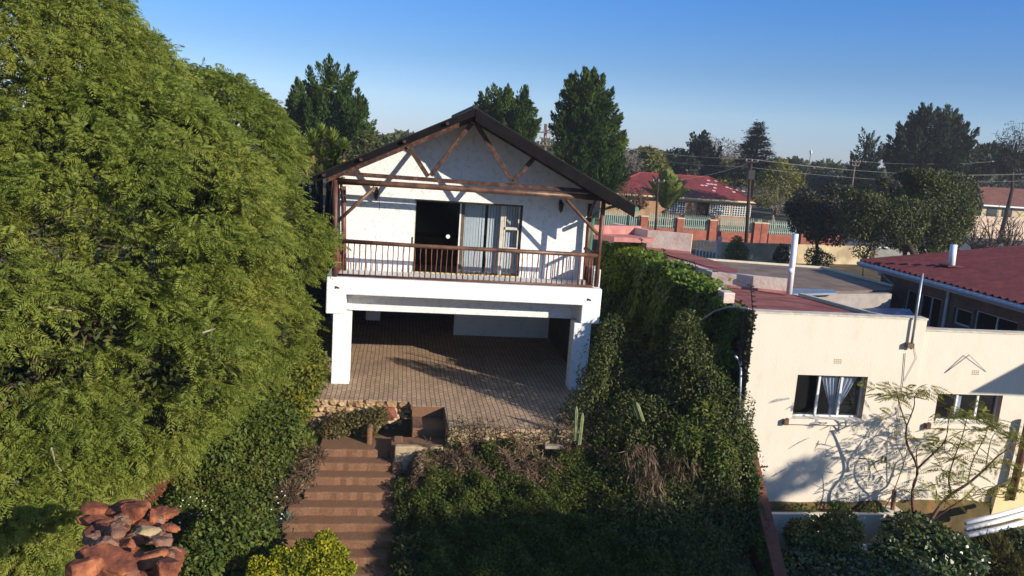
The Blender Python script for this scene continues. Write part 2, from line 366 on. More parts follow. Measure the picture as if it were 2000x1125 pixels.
# ================================================================= the house on pillars
H = thing('balcony_house', 'white gabled house raised on pillars with a timber balcony over a carport', 'house', (0,0,-2.75))
def wall_holes(mb, x0, x1, z0, z1, y, th, holes, skip=()):
    xs_ = sorted({x0, x1, *[h[0] for h in holes], *[h[1] for h in holes]}); zs_ = sorted({z0, z1, *[h[2] for h in holes], *[h[3] for h in holes]})
    for i in range(len(xs_)-1):
        for j in range(len(zs_)-1):
            cx, cz = (xs_[i]+xs_[i+1])/2, (zs_[j]+zs_[j+1])/2
            if any(h[0] < cx < h[1] and h[2] < cz < h[3] for h in holes): continue
            mb.box((xs_[i], y, zs_[j]), (xs_[i+1], y+th, zs_[j+1]))
WY = 1.3
APX, APZ, SL, SR = -.09, 4.27, .492, .503           # ridge and roof slopes
mb = MB(); wall_holes(mb, -3.36, 3.36, 0, 2.5, WY, .22, [(-1.40,1.48,.03,1.95)])
mb.prism([(-3.36,WY,2.5),(3.36,WY,2.5),(APX,WY,APZ-.14)], (0,.22,0))
front = mb.build('front_wall', WHITE2, H)
MB().box((-3.36,WY+.22,0),(-3.14,8.2,2.45)).build('side_wall', WHITE2, H)
MB().box((3.14,WY+.22,0),(3.36,8.2,2.45)).build('side_wall', WHITE2, H)
MB().box((-3.36,8.2,-2.75),(3.36,8.4,2.5)).build('rear_wall', WHITE2, H)
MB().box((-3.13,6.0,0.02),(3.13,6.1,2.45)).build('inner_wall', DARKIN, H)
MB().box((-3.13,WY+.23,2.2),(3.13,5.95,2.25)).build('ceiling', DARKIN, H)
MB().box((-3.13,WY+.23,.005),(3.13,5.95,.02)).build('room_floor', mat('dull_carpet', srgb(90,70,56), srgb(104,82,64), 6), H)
# balcony slab, fascia, stubs, lower beam, pillars
MB().box((-3.5,.30,-.30),(3.5,8.19,0)).build('floor_slab', WHITE2, H)
mb = MB(); mb.prism([(-3.5,0,-.93),(-3.5,0,.0),(3.5,0,.0),(3.5,0,-.93),(3.0,0,-.93),(3.0,0,-.45),(-3.02,0,-.43),(-3.02,0,-.93)], (0,.30,0))
mb.build('fascia', WHITE, H, bevel=.03)
MB().box((-3.02,.72,-.97),(3.02,.95,-.301)).build('lower_beam', WHITE2, H, bevel=.012)
MB().box((-3.5,.301,-.93),(-3.02,2.2,-.301)).build('side_beam', WHITE2, H)
MB().box((3.0,.301,-.93),(3.5,2.2,-.301)).build('side_beam', WHITE2, H)
for q_ in ((659,561),(1151,585)):
    c_ = at('y', 0, *q_); mb = MB(); mb.tube([c_+[0,.02,0], c_-[0,.05,0]], .022, 8); mb.bar(c_+[-.05,-.012,.02], c_+[.05,-.012,-.02], .02, .03); mb.build('rusty_bolt', mat('rust', srgb(60,44,36), srgb(92,66,50), 30), H)
mb = MB(); mb.tube([at('y',.02,743,352), at('y',.02,741,405), at('y',.02,740,412)], .006, 5); mb.build('hanging_wire', BLACK, H)
MB().box((-3.32,.02,-2.75),(-2.87,.5,-.931)).build('pillar', WHITE, H, bevel=.02)
MB().box((2.84,.02,-2.75),(3.30,.5,-.931)).build('pillar', WHITE2, H, bevel=.02)
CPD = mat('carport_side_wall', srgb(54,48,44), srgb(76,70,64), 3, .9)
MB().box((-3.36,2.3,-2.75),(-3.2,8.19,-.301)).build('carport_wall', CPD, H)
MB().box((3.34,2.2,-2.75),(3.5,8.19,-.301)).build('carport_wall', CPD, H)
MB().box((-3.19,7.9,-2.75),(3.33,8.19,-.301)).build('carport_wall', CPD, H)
bw0 = at('z',-2.75,886,655); 
MB().box((.14,5.75,-2.75),(3.30,5.9,-.302)).build('white_partition', WHITE, H)
bb = at('y',6.5,715,605); bb2 = at('y',6.5,742,626)
MB().box((bb[0],6.5,bb2[2]),(bb2[0],6.8,-.303)).build('white_pier', WHITE, H)
# roof
ry0, ry1 = -.28, 8.7
def roofz(x, off=0): return APZ+off-(APX-x)*SL if x < APX else APZ+off-(x-APX)*SR
def roof_side(xe, sgn):
    mb = MB(); n = 60; ridges = 118
    # corrugated sheet: waves run down the slope, so profile varies with y
    ysr = np.linspace(ry0, ry1, ridges); zt = .016*np.cos(np.arange(ridges)*math.pi)
    vs = []; fs = []
    for i, y in enumerate(ysr):
        for k_, dz in enumerate((.055, .035)):
            vs.append((APX, y, APZ+dz+zt[i])); vs.append((xe, y, roofz(xe)+dz+zt[i]))
    for i in range(ridges-1):
        a = i*4; c = a+4
        fs += [(a,a+1,c+1,c), (a+2,c+2,c+3,a+3)]
    fs += [(0,2,3,1), (len(vs)-4,len(vs)-3,len(vs)-1,len(vs)-2)]
    fs += [(i*4+1,i*4+3,i*4+7,i*4+5) for i in range(ridges-1)]
    mb.add(vs, fs); return mb.build('roof_slope', ROOFM, H)
roof_side(-3.95, -1); roof_side(4.10, 1)
MB().tube([(APX,ry0-.02,APZ+.07),(APX,ry1,APZ+.07)], .07, 8).build('ridge_cap', ROOFM, H)
def slope_bar(x0, x1, y0, y1, dz0, dz1):
    return MB().prism([(x0,y0,roofz(x0)+dz0),(x1,y0,roofz(x1)+dz0),(x1,y0,roofz(x1)+dz1),(x0,y0,roofz(x0)+dz1)], (0,y1-y0,0))
DKW = mat('dark_barge_board', srgb(34,26,24), srgb(66,50,44), 4, .65, .4, 12)
BARGE = mat('black_painted_board', srgb(12,11,11), srgb(24,21,21), 5, .8, .3, 14, spec=.1)
slope_bar(-3.93, APX-.01, ry0-.035, ry0, -.13, .05).build('barge_board', BARGE, H)
slope_bar(APX+.01, 4.08, ry0-.035, ry0, -.25, .05).build('barge_board', BARGE, H)
slope_bar(-3.55, APX-.06, .03, .12, -.25, -.10).build('rafter', BROWN, H)
slope_bar(APX+.06, 3.75, .03, .12, -.25, -.10).build('rafter', BROWN, H)
for y in (.72,):
    slope_bar(-3.5, APX, y, y+.06, -.24, -.10).build('rafter', BROWN, H); slope_bar(APX, 3.7, y, y+.06, -.24, -.10).build('rafter', BROWN, H)
for x in (-3.6,-2.75,-1.75,-.75,.6,1.6,2.6,3.6):
    z = roofz(x)-.035
    MB().bar((x,ry0-.02 if x > 0 else ry0-.16,z),(x,WY-.002,z), .07,.06).build('purlin', BROWN, H)
# soffit boards on the underside
slope_bar(-3.9, APX, ry0, WY-.003, .002, .012).build('soffit', DKW, H); slope_bar(APX, 4.05, ry0, WY-.003, .002, .012).build('soffit', DKW, H)
# truss
def P(px, py, y=.1): return at('y', y, px, py)
def plank(p, q, w=.075, h=.13, nm='truss_web', mt=BROWN, y=None):
    return MB().bar(p, q, w, h, up=(0,1,0) if False else (0,0,1)).build(nm, mt, H, bevel=.006)
c0 = P(651,341,.08); c1 = P(1168,377,.08); c0[2] += .045; c1[2] += .03
plank(c0, c1, .06, .10, 'tie_beam')
def web(a, bq):
    p, q = P(*a, .0), P(*bq, .0); d = q-p; d /= np.linalg.norm(d)
    return MB().bar(p, q, .06, .12, up=(0,1,0)).build('truss_web', BROWN, H, bevel=.006)
def web(a, bq):
    p, q = P(*a, .0), P(*bq, .0)
    return MB().bar(p, q, .11, .055, up=(0,1,0)).build('truss_web', BROWN, H, bevel=.006)
web((797,284),(836,345)); web((922,240),(841,343)); web((929,240),(1001,355)); web((1044,307),(1002,356))
# log beam, posts, braces
MB().tube([P(662,354),P(830,364),P(1000,375),P(1175,387)], [.075,.072,.078,.07], 12).build('log_beam', LOG, H, smooth=True)
MB().tube([P(655,351),P(655,450),P(653,540)], [.062,.058,.065], 10).build('post', POLE_RED, H, smooth=True)
MB().tube([P(1180,383),P(1172,470),P(1164,560)], [.062,.058,.062], 10).build('post', POLE_RED, H, smooth=True)
iy = 1.12
il = (P(671,364,iy), P(672,520,iy)); ir = (P(1153,398,iy), P(1142,545,iy))
for a, c in (il, ir):
    a = np.array([a[0], iy, a[2]]); c = np.array([c[0], iy, .0])
    MB().tube([a, c], .065, 10).build('post', POLE_RED, H, smooth=True)
for p_, q_ in (((732,366),(660,432)), ((1106,390),(1168,458))):
    MB().tube([P(*p_,.12), P(*q_,.12)], .045, 10).build('brace', LOG, H, smooth=True)
for sx in (-1, 1):
    MB().tube([(sx*3.27,.1,2.36),(sx*3.27,WY,2.36)], .06, 10).build('side_beam_log', LOG, H, smooth=True)
    MB().tube([(sx*3.27,iy-.55,2.3),(sx*3.23,iy,1.75)], .04, 8).build('brace', LOG, H, smooth=True)
# railing
rt = [P(659,470), P(830,481), P(1000,490), P(1167,499)]
MB().tube(rt, [.055,.05,.055,.055], 10).build('top_rail', LOG, H, smooth=True)
MB().tube([(-3.25,.12,.045),(3.25,.12,.045)], .03, 8).build('bottom_rail', POLE_RED, H, smooth=True)
BAL = mat('thin_reddish_baluster', srgb(84,44,34), srgb(130,80,60), 6, .55, .3, 20)
nb = 47
for i in range(nb):
    x = -3.13+6.26*i/(nb-1)+random.uniform(-.012,.012); zt = .90+random.uniform(-.01,.01)
    w1, w2 = random.uniform(-.018,.018), random.uniform(-.018,.018); r_ = random.uniform(.011,.017)
    MB().tube([(x,.12,.03),(x+w1,.12,.33),(x+w2,.12,.62),(x+random.uniform(-.01,.01),.12,zt)], [r_*1.1,r_,r_,r_*.95], 6).build('baluster', BAL, H, smooth=True)
for sx in (-1, 1):
    MB().tube([(sx*3.27,.12,.88),(sx*3.22,iy,.90)], .05, 10).build('side_rail', LOG, H, smooth=True)
    MB().tube([(sx*3.27,.2,.045),(sx*3.25,iy,.045)], .028, 8).build('side_bottom_rail', POLE_RED, H, smooth=True)
    for i in range(8):
        y = .22+.105*i; x = sx*(3.27-.04*i/8)
        MB().tube([(x,y,.03),(x+random.uniform(-.012,.012),y,.45),(x,y,.88)], .014, 6).build('baluster', BAL, H, smooth=True)
# sliding door
GL = glassmat('window_glass', (.86,.9,.93), .04); 
FR = mat('bleached_timber_frame', srgb(176,166,148), srgb(205,198,184), 6, .6, .2, 20)
FD = mat('dark_timber_frame', srgb(70,58,44), srgb(96,82,64), 6, .6)
D = MB().box((-1.40,WY+.02,1.90),(1.48,WY+.14,1.95)).build('sliding_door', FD, H)
def dbox(nm, a, b_, mt): return MB().box(a, b_).build(nm, mt, D)
dbox('frame', (-1.40,WY+.03,.03),(-1.365,WY+.13,1.90), FR); dbox('frame', (1.445,WY+.03,.03),(1.48,WY+.13,1.90), FD)
dbox('track', (-1.40,WY-.03,.0),(1.48,WY+.16,.03), mat('yellowed_sill', srgb(190,168,112), srgb(205,186,136), 6, .7))
dbox('stile', (-.205,WY+.035,.03),(-.165,WY+.075,1.90), METALW); dbox('stile', (-.165,WY+.08,.03),(-.07,WY+.12,1.90), FD)
dbox('pane', (-1.365,WY+.05,.03),(-.205,WY+.055,1.90), glassmat('dark_tinted_glass', (.07,.07,.07), .02, .04))
mb = MB(); c_ = at('y',WY+.045,875,462); mb.tube([(c_[0],WY+.046,c_[2]),(c_[0],WY+.042,c_[2])], .055, 20); mb.build('round_sticker', METALW, D)
mb = MB(); mb.box((-1.425,WY-.03,.72),(-1.405,WY,.95)); mb.build('handle', BLACK, D)
dbox('pane', (-.07,WY+.10,.03),(.90,WY+.105,1.90), GL)
dbox('mullion', (.90,WY+.04,.03),(1.00,WY+.12,1.90), FR)
dbox('pane', (1.0,WY+.09,.03),(1.445,WY+.095,1.90), GL)
for z in (1.27,.72,): dbox('casement_rail', (1.0,WY+.03,z),(1.40,WY+.12,z+.07), FR)
dbox('casement_rail', (1.005,WY+.03,.79),(1.04,WY+.10,1.90), FR); dbox('casement_rail', (1.37,WY+.03,.79),(1.40,WY+.10,1.90), FR)
BL = mat('pale_blind_fabric', srgb(196,194,188), srgb(212,208,202), 3, .8)
for i in range(21):
    x = -.06+1.47*i/20
    if i in (8,): continue
    tw = .12 if i < 6 else .3
    mb = MB(); hw = .043 if i < 6 else .034
    mb.prism([(x-hw*math.cos(tw),WY+.20-hw*math.sin(tw),.06),(x+hw*math.cos(tw),WY+.20+hw*math.sin(tw),.06),(x+hw*math.cos(tw),WY+.20+hw*math.sin(tw),1.9),(x-hw*math.cos(tw),WY+.20-hw*math.sin(tw),1.9)], (0,.003,0))
    mb.build('blind_slat', BL, D)
# lanterns on the wall
for px, py in ((735,378),(1096,402)):
    c_ = at('y', WY-.14, px, py)
    L = MB().tube([c_+np.array([0,0,.02]), c_+np.array([0,0,.16])], [.012,.012], 6).build('wall_lantern', BLACK, H)
    MB().bar(c_+np.array([0,.14,.10]), c_+np.array([0,.0,.155]), .015,.02).build('bracket', BLACK, L)
    MB().box((c_[0]-.035,WY-.012,c_[2]+.0),(c_[0]+.035,WY,c_[2]+.16)).build('back_plate', BLACK, L)
    MB().tube([c_+np.array([0,0,.11]), c_+np.array([0,0,.05])], [.02,.085], 6).build('lamp_cap', BLACK, L)
    MB().tube([c_+np.array([0,0,.045]), c_+np.array([0,0,-.13])], [.066,.042], 6).build('lamp_glass', mat('smoky_glass', srgb(58,60,58), None, rough=.15, spec=.6), L)
    mb = MB()
    for i in range(6):
        t = i*math.pi/3; mb.bar(c_+np.array([.07*math.cos(t),.07*math.sin(t),.05]), c_+np.array([.045*math.cos(t),.045*math.sin(t),-.135]), .01,.01)
    mb.tube([c_+np.array([0,0,-.13]), c_+np.array([0,0,-.19])], [.045,.008], 6); mb.build('lamp_cage', BLACK, L)
# air conditioner, gutter pipe
ac0 = at('y',.75,1162,532)
A = MB().box((3.27,.30,.0),(3.50,.95,.47)).build('air_conditioner', METALW, H, bevel=.02)
mb = MB()
for i in range(11): mb.box((3.30,.290,.04+.036*i),(3.47,.299,.056+.036*i))
mb.build('grille', mat('grille_grey', srgb(88,90,92), None), A)
GREEN = mat('green_painted_metal', srgb(66,120,98), srgb(88,142,118), 5, .5)
mb = MB(); mb.tube([(4.16,ry0+.1,roofz(4.1)-.03),(4.16,8.5,roofz(4.1)-.03)], .06, 8); mb.build('gutter', GREEN, H)
gz = roofz(4.1)
MB().tube([(4.12,1.5,gz-.08),(3.62,1.46,gz-.22),(3.45,1.42,gz-.4),(3.43,1.42,0)], .04, 8).build('downpipe', GREEN, H, smooth=True)
# small block lying on the balcony
blk = MB().box((2.93,.25,0),(3.09,.42,.17)).build('concrete_block', mat('grey_block', srgb(150,140,126), srgb(176,168,154), 9, .9, .4), None)
tag(blk, 'small pale concrete block on the balcony floor behind the railing, right corner', 'block')

# ================================================================= cream building on the right
FY = -3.68
B = thing('cream_building', 'long cream plastered building with stepped red roofs and two recessed windows', 'building', (6,FY,-5.6))
CR2 = at('y',FY,1812,622)
xj = float(CR2[0])
w1 = (at('y',FY,1558,731), at('y',FY,1697,737), at('y',FY,1548,812), at('y',FY,1681,822))
w2 = (at('y',FY,1834,768), at('y',FY,1962,775), at('y',FY,1825,824), at('y',FY,1950,828))
W1 = [ (w1[0][0]+w1[2][0])/2, (w1[1][0]+w1[3][0])/2, (w1[2][2]+w1[3][2])/2, (w1[0][2]+w1[1][2])/2 ]
W2 = [ (w2[0][0]+w2[2][0])/2, (w2[1][0]+w2[3][0])/2, (w2[2][2]+w2[3][2])/2, (w2[0][2]+w2[1][2])/2 ]
mb = MB(); wall_holes(mb, 6.0, xj, -6.2, .27, FY, .26, [W1]); mb.build('front_wall', CREAM, B)
mb = MB(); wall_holes(mb, xj, 16.5, -6.2, .02, FY+.03, .23, [W2]); mb.build('front_wall', CREAM, B)
MB().box((5.98,FY-.01,.27),(xj+.02,FY+.28,.31)).build('coping', mat('weathered_coping', srgb(176,164,144), srgb(208,198,178), 5, .9, .4, 20), B)
MB().box((xj+.02,FY+.01,.02),(16.5,FY+.28,.055)).build('coping', MATS['weathered_coping'], B)
# side wall (ivy hangs on it), stepping up towards the street
SIDE = mat('shade_toned_side_wall', srgb(84,62,50), srgb(120,92,74), 2, .9, .4, 14)  # browner than the cream front: this face's shade is put into the colour
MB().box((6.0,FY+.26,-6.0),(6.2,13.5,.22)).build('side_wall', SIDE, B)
REDR = mat('faded_red_roof', srgb(118,62,56), srgb(152,100,90), 1.6, .85, .3, 20, c3=srgb(134,76,68), detail=10, stretch=(.6,2.5,1))
PINK = mat('pink_washed_parapet', srgb(188,160,144), srgb(214,198,182), 2.2, .9, .5, 14, c3=srgb(204,182,168), detail=9)
PINKD = mat('pink_painted_flashing', srgb(164,104,98), srgb(186,128,120), 3, .85, .3, 18)
def poly(nm, pts, mt, d=(0,0,-.15)): return MB().prism(pts, d).build(nm, mt, B)
def az(z, *p): 
    q = at('z', z, *p); return (float(q[0]), float(q[1]), z)
# roof 1 (nearest), its right edge runs back to the yard
r1 = [(6.2,FY+.262,.20),(xj,FY+.262,.20),(8.75,FY+.4,.20),(8.35,-1.1,.20),(6.2,-1.3,.20)]
r1 = [(6.2,FY+.262,.22),(9.25,FY+.262,.22), az(.22,1700,616), az(.22,1562,578), az(.22,1545,574), az(.22,1392,560)]
poly('roof', r1, REDR)
MB().bar(r1[3], r1[2], .10,.16).build('roof_edge', MATS['weathered_coping'], B)
MB().bar(r1[2], r1[1], .10,.16).build('roof_edge', MATS['weathered_coping'], B)
# roof beyond the joint, lower
poly('roof', [(xj+.03,FY+.262,-.02),(xj+1.1,FY+.262,-.02),(xj+.35,FY+1.1,-.02),(xj+.03,FY+1.1,-.02)], REDR)
# parapets between the stepped roofs
def parapet(foot, top_h, zt, nm='parapet', th=.22, mt=PINK):
    for a, c in zip(foot[:-1], foot[1:]):
        mb = MB(); a_ = np.array(a); c_ = np.array(c); d = c_-a_; d /= np.linalg.norm(d); n_ = np.array([-d[1], d[0], 0])*th
        mb.prism([tuple(a_-[0,0,.2]), tuple(c_-[0,0,.2]), tuple(c_+[0,0,top_h]), tuple(a_+[0,0,top_h])], n_); mb.build(nm, mt, B)
f2 = [az(.22,1312,531), az(.22,1388,557), az(.22,1470,566), az(.22,1537,573)]
parapet(f2, .36, 0)
for a, c in zip(f2[1:-1], f2[2:]):
    MB().bar((a[0],a[1]-.03,.25),(c[0],c[1]-.03,.25),.05,.06).build('flashing', PINKD, B)
r2z = .46
q3a, q3b = az(r2z,1228,480), az(r2z,1345,492)
poly('roof', [az(r2z,1308,522), az(r2z,1345,533), az(r2z,1440,537), az(r2z,1442,528), az(r2z,1392,508), az(r2z,1350,496), az(r2z,1228,480), (6.2, az(r2z,1228,480)[1], r2z)], REDR)
f3 = [az(r2z,1190,470), az(r2z,1262,486), az(r2z,1348,495)]
parapet(f3, .62, 0)
for a, c in zip(f3[1:-1], f3[2:]):
    MB().bar((a[0],a[1]-.03,r2z+.03),(c[0],c[1]-.03,r2z+.03),.05,.07).build('flashing', PINKD, B)
r3z = .85
poly('roof', [az(r3z,1160,458), az(r3z,1200,463), az(r3z,1276,466), az(r3z,1262,458), az(r3z,1180,452)], PINKD)
parapet([az(r3z,1150,456), az(r3z,1180,457), az(r3z,1251,458)], .28, 0, mt=PINKD)
# stepped blocks on the wall head
for px, py in ((1404,572),(1418,582)):
    c_ = at('z', .3, px, py); mb = MB().box((c_[0]-.14,c_[1]-.18,.2),(c_[0]+.14,c_[1]+.18,.46)); mb.build('parapet_block', PINK, B, bevel=.015)
# windows
CURT = mat('sheer_white_curtain', srgb(150,160,176), srgb(190,198,210), 4, .8)
def window(W, y, curtain, nm='window'):
    x0, x1, z0, z1 = W
    F = MB().box((x0,y+.13,z0),(x1,y+.17,z0+.035)).build(nm, METALW, B)
    def fb(n_, a, c): return MB().box(a, c).build(n_, METALW, F)
    fb('frame', (x0,y+.13,z1-.035),(x1,y+.17,z1)); fb('frame', (x0,y+.13,z0+.035),(x0+.03,y+.17,z1-.035)); fb('frame', (x1-.035,y+.13,z0+.035),(x1,y+.17,z1-.035))
    for t in (.36,.68): fb('mullion', (x0+(x1-x0)*t-.025,y+.12,z0+.035),(x0+(x1-x0)*t+.025,y+.165,z1-.035))
    MB().box((x0+.03,y+.145,z0+.035),(x1-.035,y+.149,z1-.035)).build('pane', glassmat('smoky_window_glass', (.86,.88,.9), .05), F)
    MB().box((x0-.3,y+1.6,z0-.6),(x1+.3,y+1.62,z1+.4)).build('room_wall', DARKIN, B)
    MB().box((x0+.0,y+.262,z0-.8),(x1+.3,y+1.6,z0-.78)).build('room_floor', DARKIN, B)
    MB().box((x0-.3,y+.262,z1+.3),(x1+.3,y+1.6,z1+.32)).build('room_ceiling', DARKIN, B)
    MB().box((x0-.12,y-.10,z0-.13),(x1+.02,y+.13,z0-.002)).build('sill', CREAM, B, bevel=.01)
    MB().box((x0-.22,y-.105,z0-.15),(x0-.121,y+.02,z0-.03)).build('sill_end', mat('brown_sill_tile', srgb(86,60,48), srgb(112,82,66), 8), B)
    MB().box((x1-.004,y+.004,z0),(x1-.001,y+.13,z1)).build('reveal', mat('reveal_shade_colour', srgb(150,122,100), srgb(170,140,118), 6), B)  # thin brown sheet on the right reveal, its shade put into the colour
    if curtain:
        xm = x0+(x1-x0)*.62
        for k_, (xa, xb, xt) in enumerate(((x0+.42*(x1-x0), x0+.66*(x1-x0), xm), (x0+.68*(x1-x0), x0+.93*(x1-x0), xm+.10))):
            n1, n2 = 26, 14; vs = []
            for j in range(n2+1):
                t = j/n2; pinch = max(0, 1-abs(t-.72)/.75)**.8 if t < .9 else .75
                for i in range(n1+1):
                    u = i/n1; xw = xa+(xb-xa)*u; tx = xt+(u-.5)*.10; k2 = min(1, t*1.25)**1.2*.92
                    x = xw*(1-k2)+tx*k2; vs.append((x, y+.22+.02*math.sin(u*26), z1-.05-(z1-z0-.1)*t))
            fs = [(j*(n1+1)+i, j*(n1+1)+i+1, (j+1)*(n1+1)+i+1, (j+1)*(n1+1)+i) for j in range(n2) for i in range(n1)]
            MB().add(vs, fs).build('curtain', CURT, F, smooth=True)
    else:
        MB().box((x0+.36*(x1-x0),y+.2,z0+.05),(x0+.46*(x1-x0),y+.205,z1-.1)).build('curtain', CURT, F)
window(W1, FY, True); window(W2, FY+.03, False)
# air bricks
for px, py in ((1636,706),(1905,728)):
    c_ = at('y', FY if px < 1812 else FY+.03, px, py); mb = MB(); yy = (FY if px < 1812 else FY+.03)
    for i in range(4):
        for j in range(3): mb.box((c_[0]-.09+.05*i,yy-.003,c_[2]-.05+.04*j),(c_[0]-.06+.05*i,yy+.001,c_[2]-.025+.04*j))
    mb.build('air_brick', mat('tan_vent', srgb(150,132,104), None), B)
# conduit mast
mt_ = thing('service_mast', 'tall galvanised service mast bracketed to the cream wall beside its joint', 'pole', tuple(at('y',FY-.05,1777,680)))
MB().tube([at('y',FY-.07,1802,534), at('y',FY-.07,1779,682)], .028, 8).build('pole', STEEL, mt_, smooth=True)
c_ = at('y',FY-.05,1775,674); MB().box((c_[0]-.07,FY-.12,c_[2]-.06),(c_[0]+.09,FY-.002,c_[2]+.05)).build('bracket_box', mat('brown_rusty_box', srgb(84,66,54), srgb(120,98,80), 20), mt_)
MB().tube([at('y',FY-.02,1768,690), at('y',FY-.02,1764,740), at('y',FY-.02,1748,860)], .007, 5).build('cable', BLACK, mt_)
MB().tube([at('y',FY-.02,1784,668), at('y',FY-.02,1790,700), at('y',FY-.02,1766,745)], .005, 5).build('cable', STEEL, mt_)
wb = thing('wall_stay', 'thin wire stay shaped like a caret on the cream wall above the right window', 'bracket', tuple(at('y',FY-.0,1893,693)))
pt = at('y',FY-.05,1893,693)
MB().tube([at('y',FY+.02,1846,728), pt], .012, 5).build('rod', STEEL, wb); MB().tube([pt, at('y',FY+.02,1926,726)], .007, 5).build('rod', STEEL, wb)
# planter at the foot of the wall
PL = thing('wall_planter', 'low cream masonry planter filled with soil along the foot of the cream wall', 'planter', (8,-4,-5.6))
ptr = at('y',-4.2,1745,1003)
MB().box((6.12,-4.22,-5.9),(ptr[0]+.35,-4.10,-4.17)).build('front_face', CREAM, PL, bevel=.01)
MB().box((ptr[0],-4.098,-5.9),(ptr[0]+.35,FY-.002,-4.175)).build('end_block', CREAM, PL, bevel=.01)
MB().box((6.12,-4.098,-5.9),(ptr[0]-.002,FY-.002,-4.26)).build('soil', GROUND, PL)
sp = thing('timber_stump', 'short weathered timber post standing upright in the wall planter', 'post', tuple(at('y',-3.95,1742,1000)))
a_, c_ = at('y',-3.95,1744,1003), at('y',-3.95,1747,957)
GREYW = mat('weathered_timber', srgb(96,72,56), srgb(142,112,90), 5, .85, .6, 18, stretch=(3,3,.6))
MB().tube([a_-np.array([0,0,.2]), c_], [.055,.05], 8).build('shaft', GREYW, sp)
wp = thing('timber_pole', 'thick brown timber pole leaning at the right end of the cream wall', 'post', tuple(at('y',-4.4,1976,965)))
MB().tube([at('y',-3.82,1974,975), at('y',-3.82,1997,880), at('y',-3.82,2010,820)], .09, 10).build('shaft', LOG, wp, smooth=True)
yw = MB().prism([tuple(at('y',-3.80,1925,1045)), tuple(at('y',-3.80,2040,1050)), tuple(at('y',-3.80,2060,900)), tuple(at('y',-3.80,1950,955))], (0,.12,0)).build('yellow_wall', mat('yellow_ochre_plaster', srgb(212,190,140), srgb(222,202,156), 2, .85, .3, 16), None)
tag(yw, 'patch of yellow ochre garden wall at the right edge against the cream wall', 'wall')
# plastic pipes
PVC = mat('white_plastic_pipe', srgb(214,212,214), srgb(228,228,230), 4, .35, spec=.5)
def pipe(name, label, pts, y, r, sag=0, grp=None):
    p = [at('y', yy, *q) for q, yy in zip(pts, y)]
    o = MB().tube(p, r, 12).build(name, PVC, None, smooth=True); tag(o, label, 'pipe', grp)
pipe('plastic_pipe', 'upper of three long white plastic pipes leaning by the cream wall', [(1885,1021),(1945,1008),(2030,985)], [-4.9,-4.8,-4.6], .055, grp='white plastic pipes leaning by the cream wall')
pipe('plastic_pipe', 'middle of three long white plastic pipes, touching the one above it', [(1885,1033),(1950,1018),(2030,996)], [-5.05,-4.95,-4.75], .055, grp='white plastic pipes leaning by the cream wall')
pipe('plastic_pipe', 'lowest and most forward of the three long white pipes at the right edge', [(1888,1046),(1955,1032),(2030,1012)], [-5.3,-5.2,-5.0], .06, grp='white plastic pipes leaning by the cream wall')
pipe('plastic_pipe', 'short white pipe lying on the ground in front of the planter, rear one', [(1640,1071),(1740,1063)], [-4.7,-4.7], .05, grp='white pipes lying below the planter')
pipe('plastic_pipe', 'short white pipe lying on the ground in front of the planter, front one', [(1638,1079),(1744,1072)], [-4.85,-4.85], .05, grp='white pipes lying below the planter')
# tall white vent pipe on the roof
vp = thing('vent_pipe', 'tall white vent pipe with a joint collar standing beside the red roof', 'pipe', tuple(at('y',-.9,1541,572)))
MB().tube([at('y',-1.02,1541,574), at('y',-1.02,1554,457)], .075, 12).build('pipe', PVC, vp, smooth=True)
MB().tube([at('y',-1.02,1543.6,533), at('y',-1.02,1544.6,524)], .088, 12).build('collar', PVC, vp, smooth=True)

# back yard structures between the roofs
flz = -.30
fl = thing('flat_roof_outbuilding', 'low outbuilding with a dusty flat brown roof and white edge trim', 'building', (11,5,-2.75))
DUST = mat('dusty_flat_roof', srgb(104,86,74), srgb(136,114,98), 1.2, .95, .3, 12)
g = [at('z',flz,1380,508), at('z',flz,1606,524), at('z',flz,1745,560), at('z',flz,1742,566), at('z',flz,1560,570), at('z',flz,1430,540)]
MB().prism([tuple(p) for p in g], (0,0,-2.45)).build('body', DUST, fl)
mb = MB()
for i in range(2): mb.bar(g[i]+[0,0,.03], g[i+1]+[0,0,.03], .10, .08)
mb.build('edge_trim', mat('cream_trim', srgb(196,186,160), srgb(212,202,178), 4), fl)
BLUES = mat('pale_blue_sheet', srgb(112,124,138), srgb(134,144,156), 2, .6, metal=.2)
fb_ = thing('low_sheet_roof', 'narrow pale blue metal sheet roof over a grey yard wall', 'roof', tuple(at('z',-.15,1600,572)))
gg = [at('z',-.12,1542,563), at('z',-.12,1628,565), at('z',-.12,1634,572), at('z',-.12,1542,574)]
MB().prism([tuple(p) for p in gg], (0,0,-.06)).build('sheet', BLUES, fb_)
GREYP = mat('grey_yard_plaster', srgb(140,130,122), srgb(166,154,144), 2, .9, .3, 16)
yy0 = float(at('z',-.2,1560,575)[1])
a_, c_ = at('z',-.2,1555,574), at('z',-.2,1742,574)
MB().prism([(a_[0],a_[1],-.2),(c_[0],c_[1],-.2),(c_[0],c_[1],-2.75),(a_[0],a_[1],-2.75)], (0,.2,0)).build('yard_wall', GREYP, fb_)
cs = thing('corrugated_lean_to', 'dull blue corrugated sheet lean-to roof in the shaded yard', 'roof', tuple(at('z',-1.0,1700,604)))
vs = []; fs = []; n = 60
A0, A1, A2, A3 = at('z',-.62,1610,592), at('z',-.62,1775,604), at('z',-.85,1800,634), at('z',-.85,1650,622)
for i in range(n+1):
    t = i/n; dz = .025*math.cos(i*math.pi); vs += [tuple(A0+(A1-A0)*t+[0,0,dz]), tuple(A3+(A2-A3)*t+[0,0,dz])]
fs = [(2*i,2*i+1,2*i+3,2*i+2) for i in range(n)]
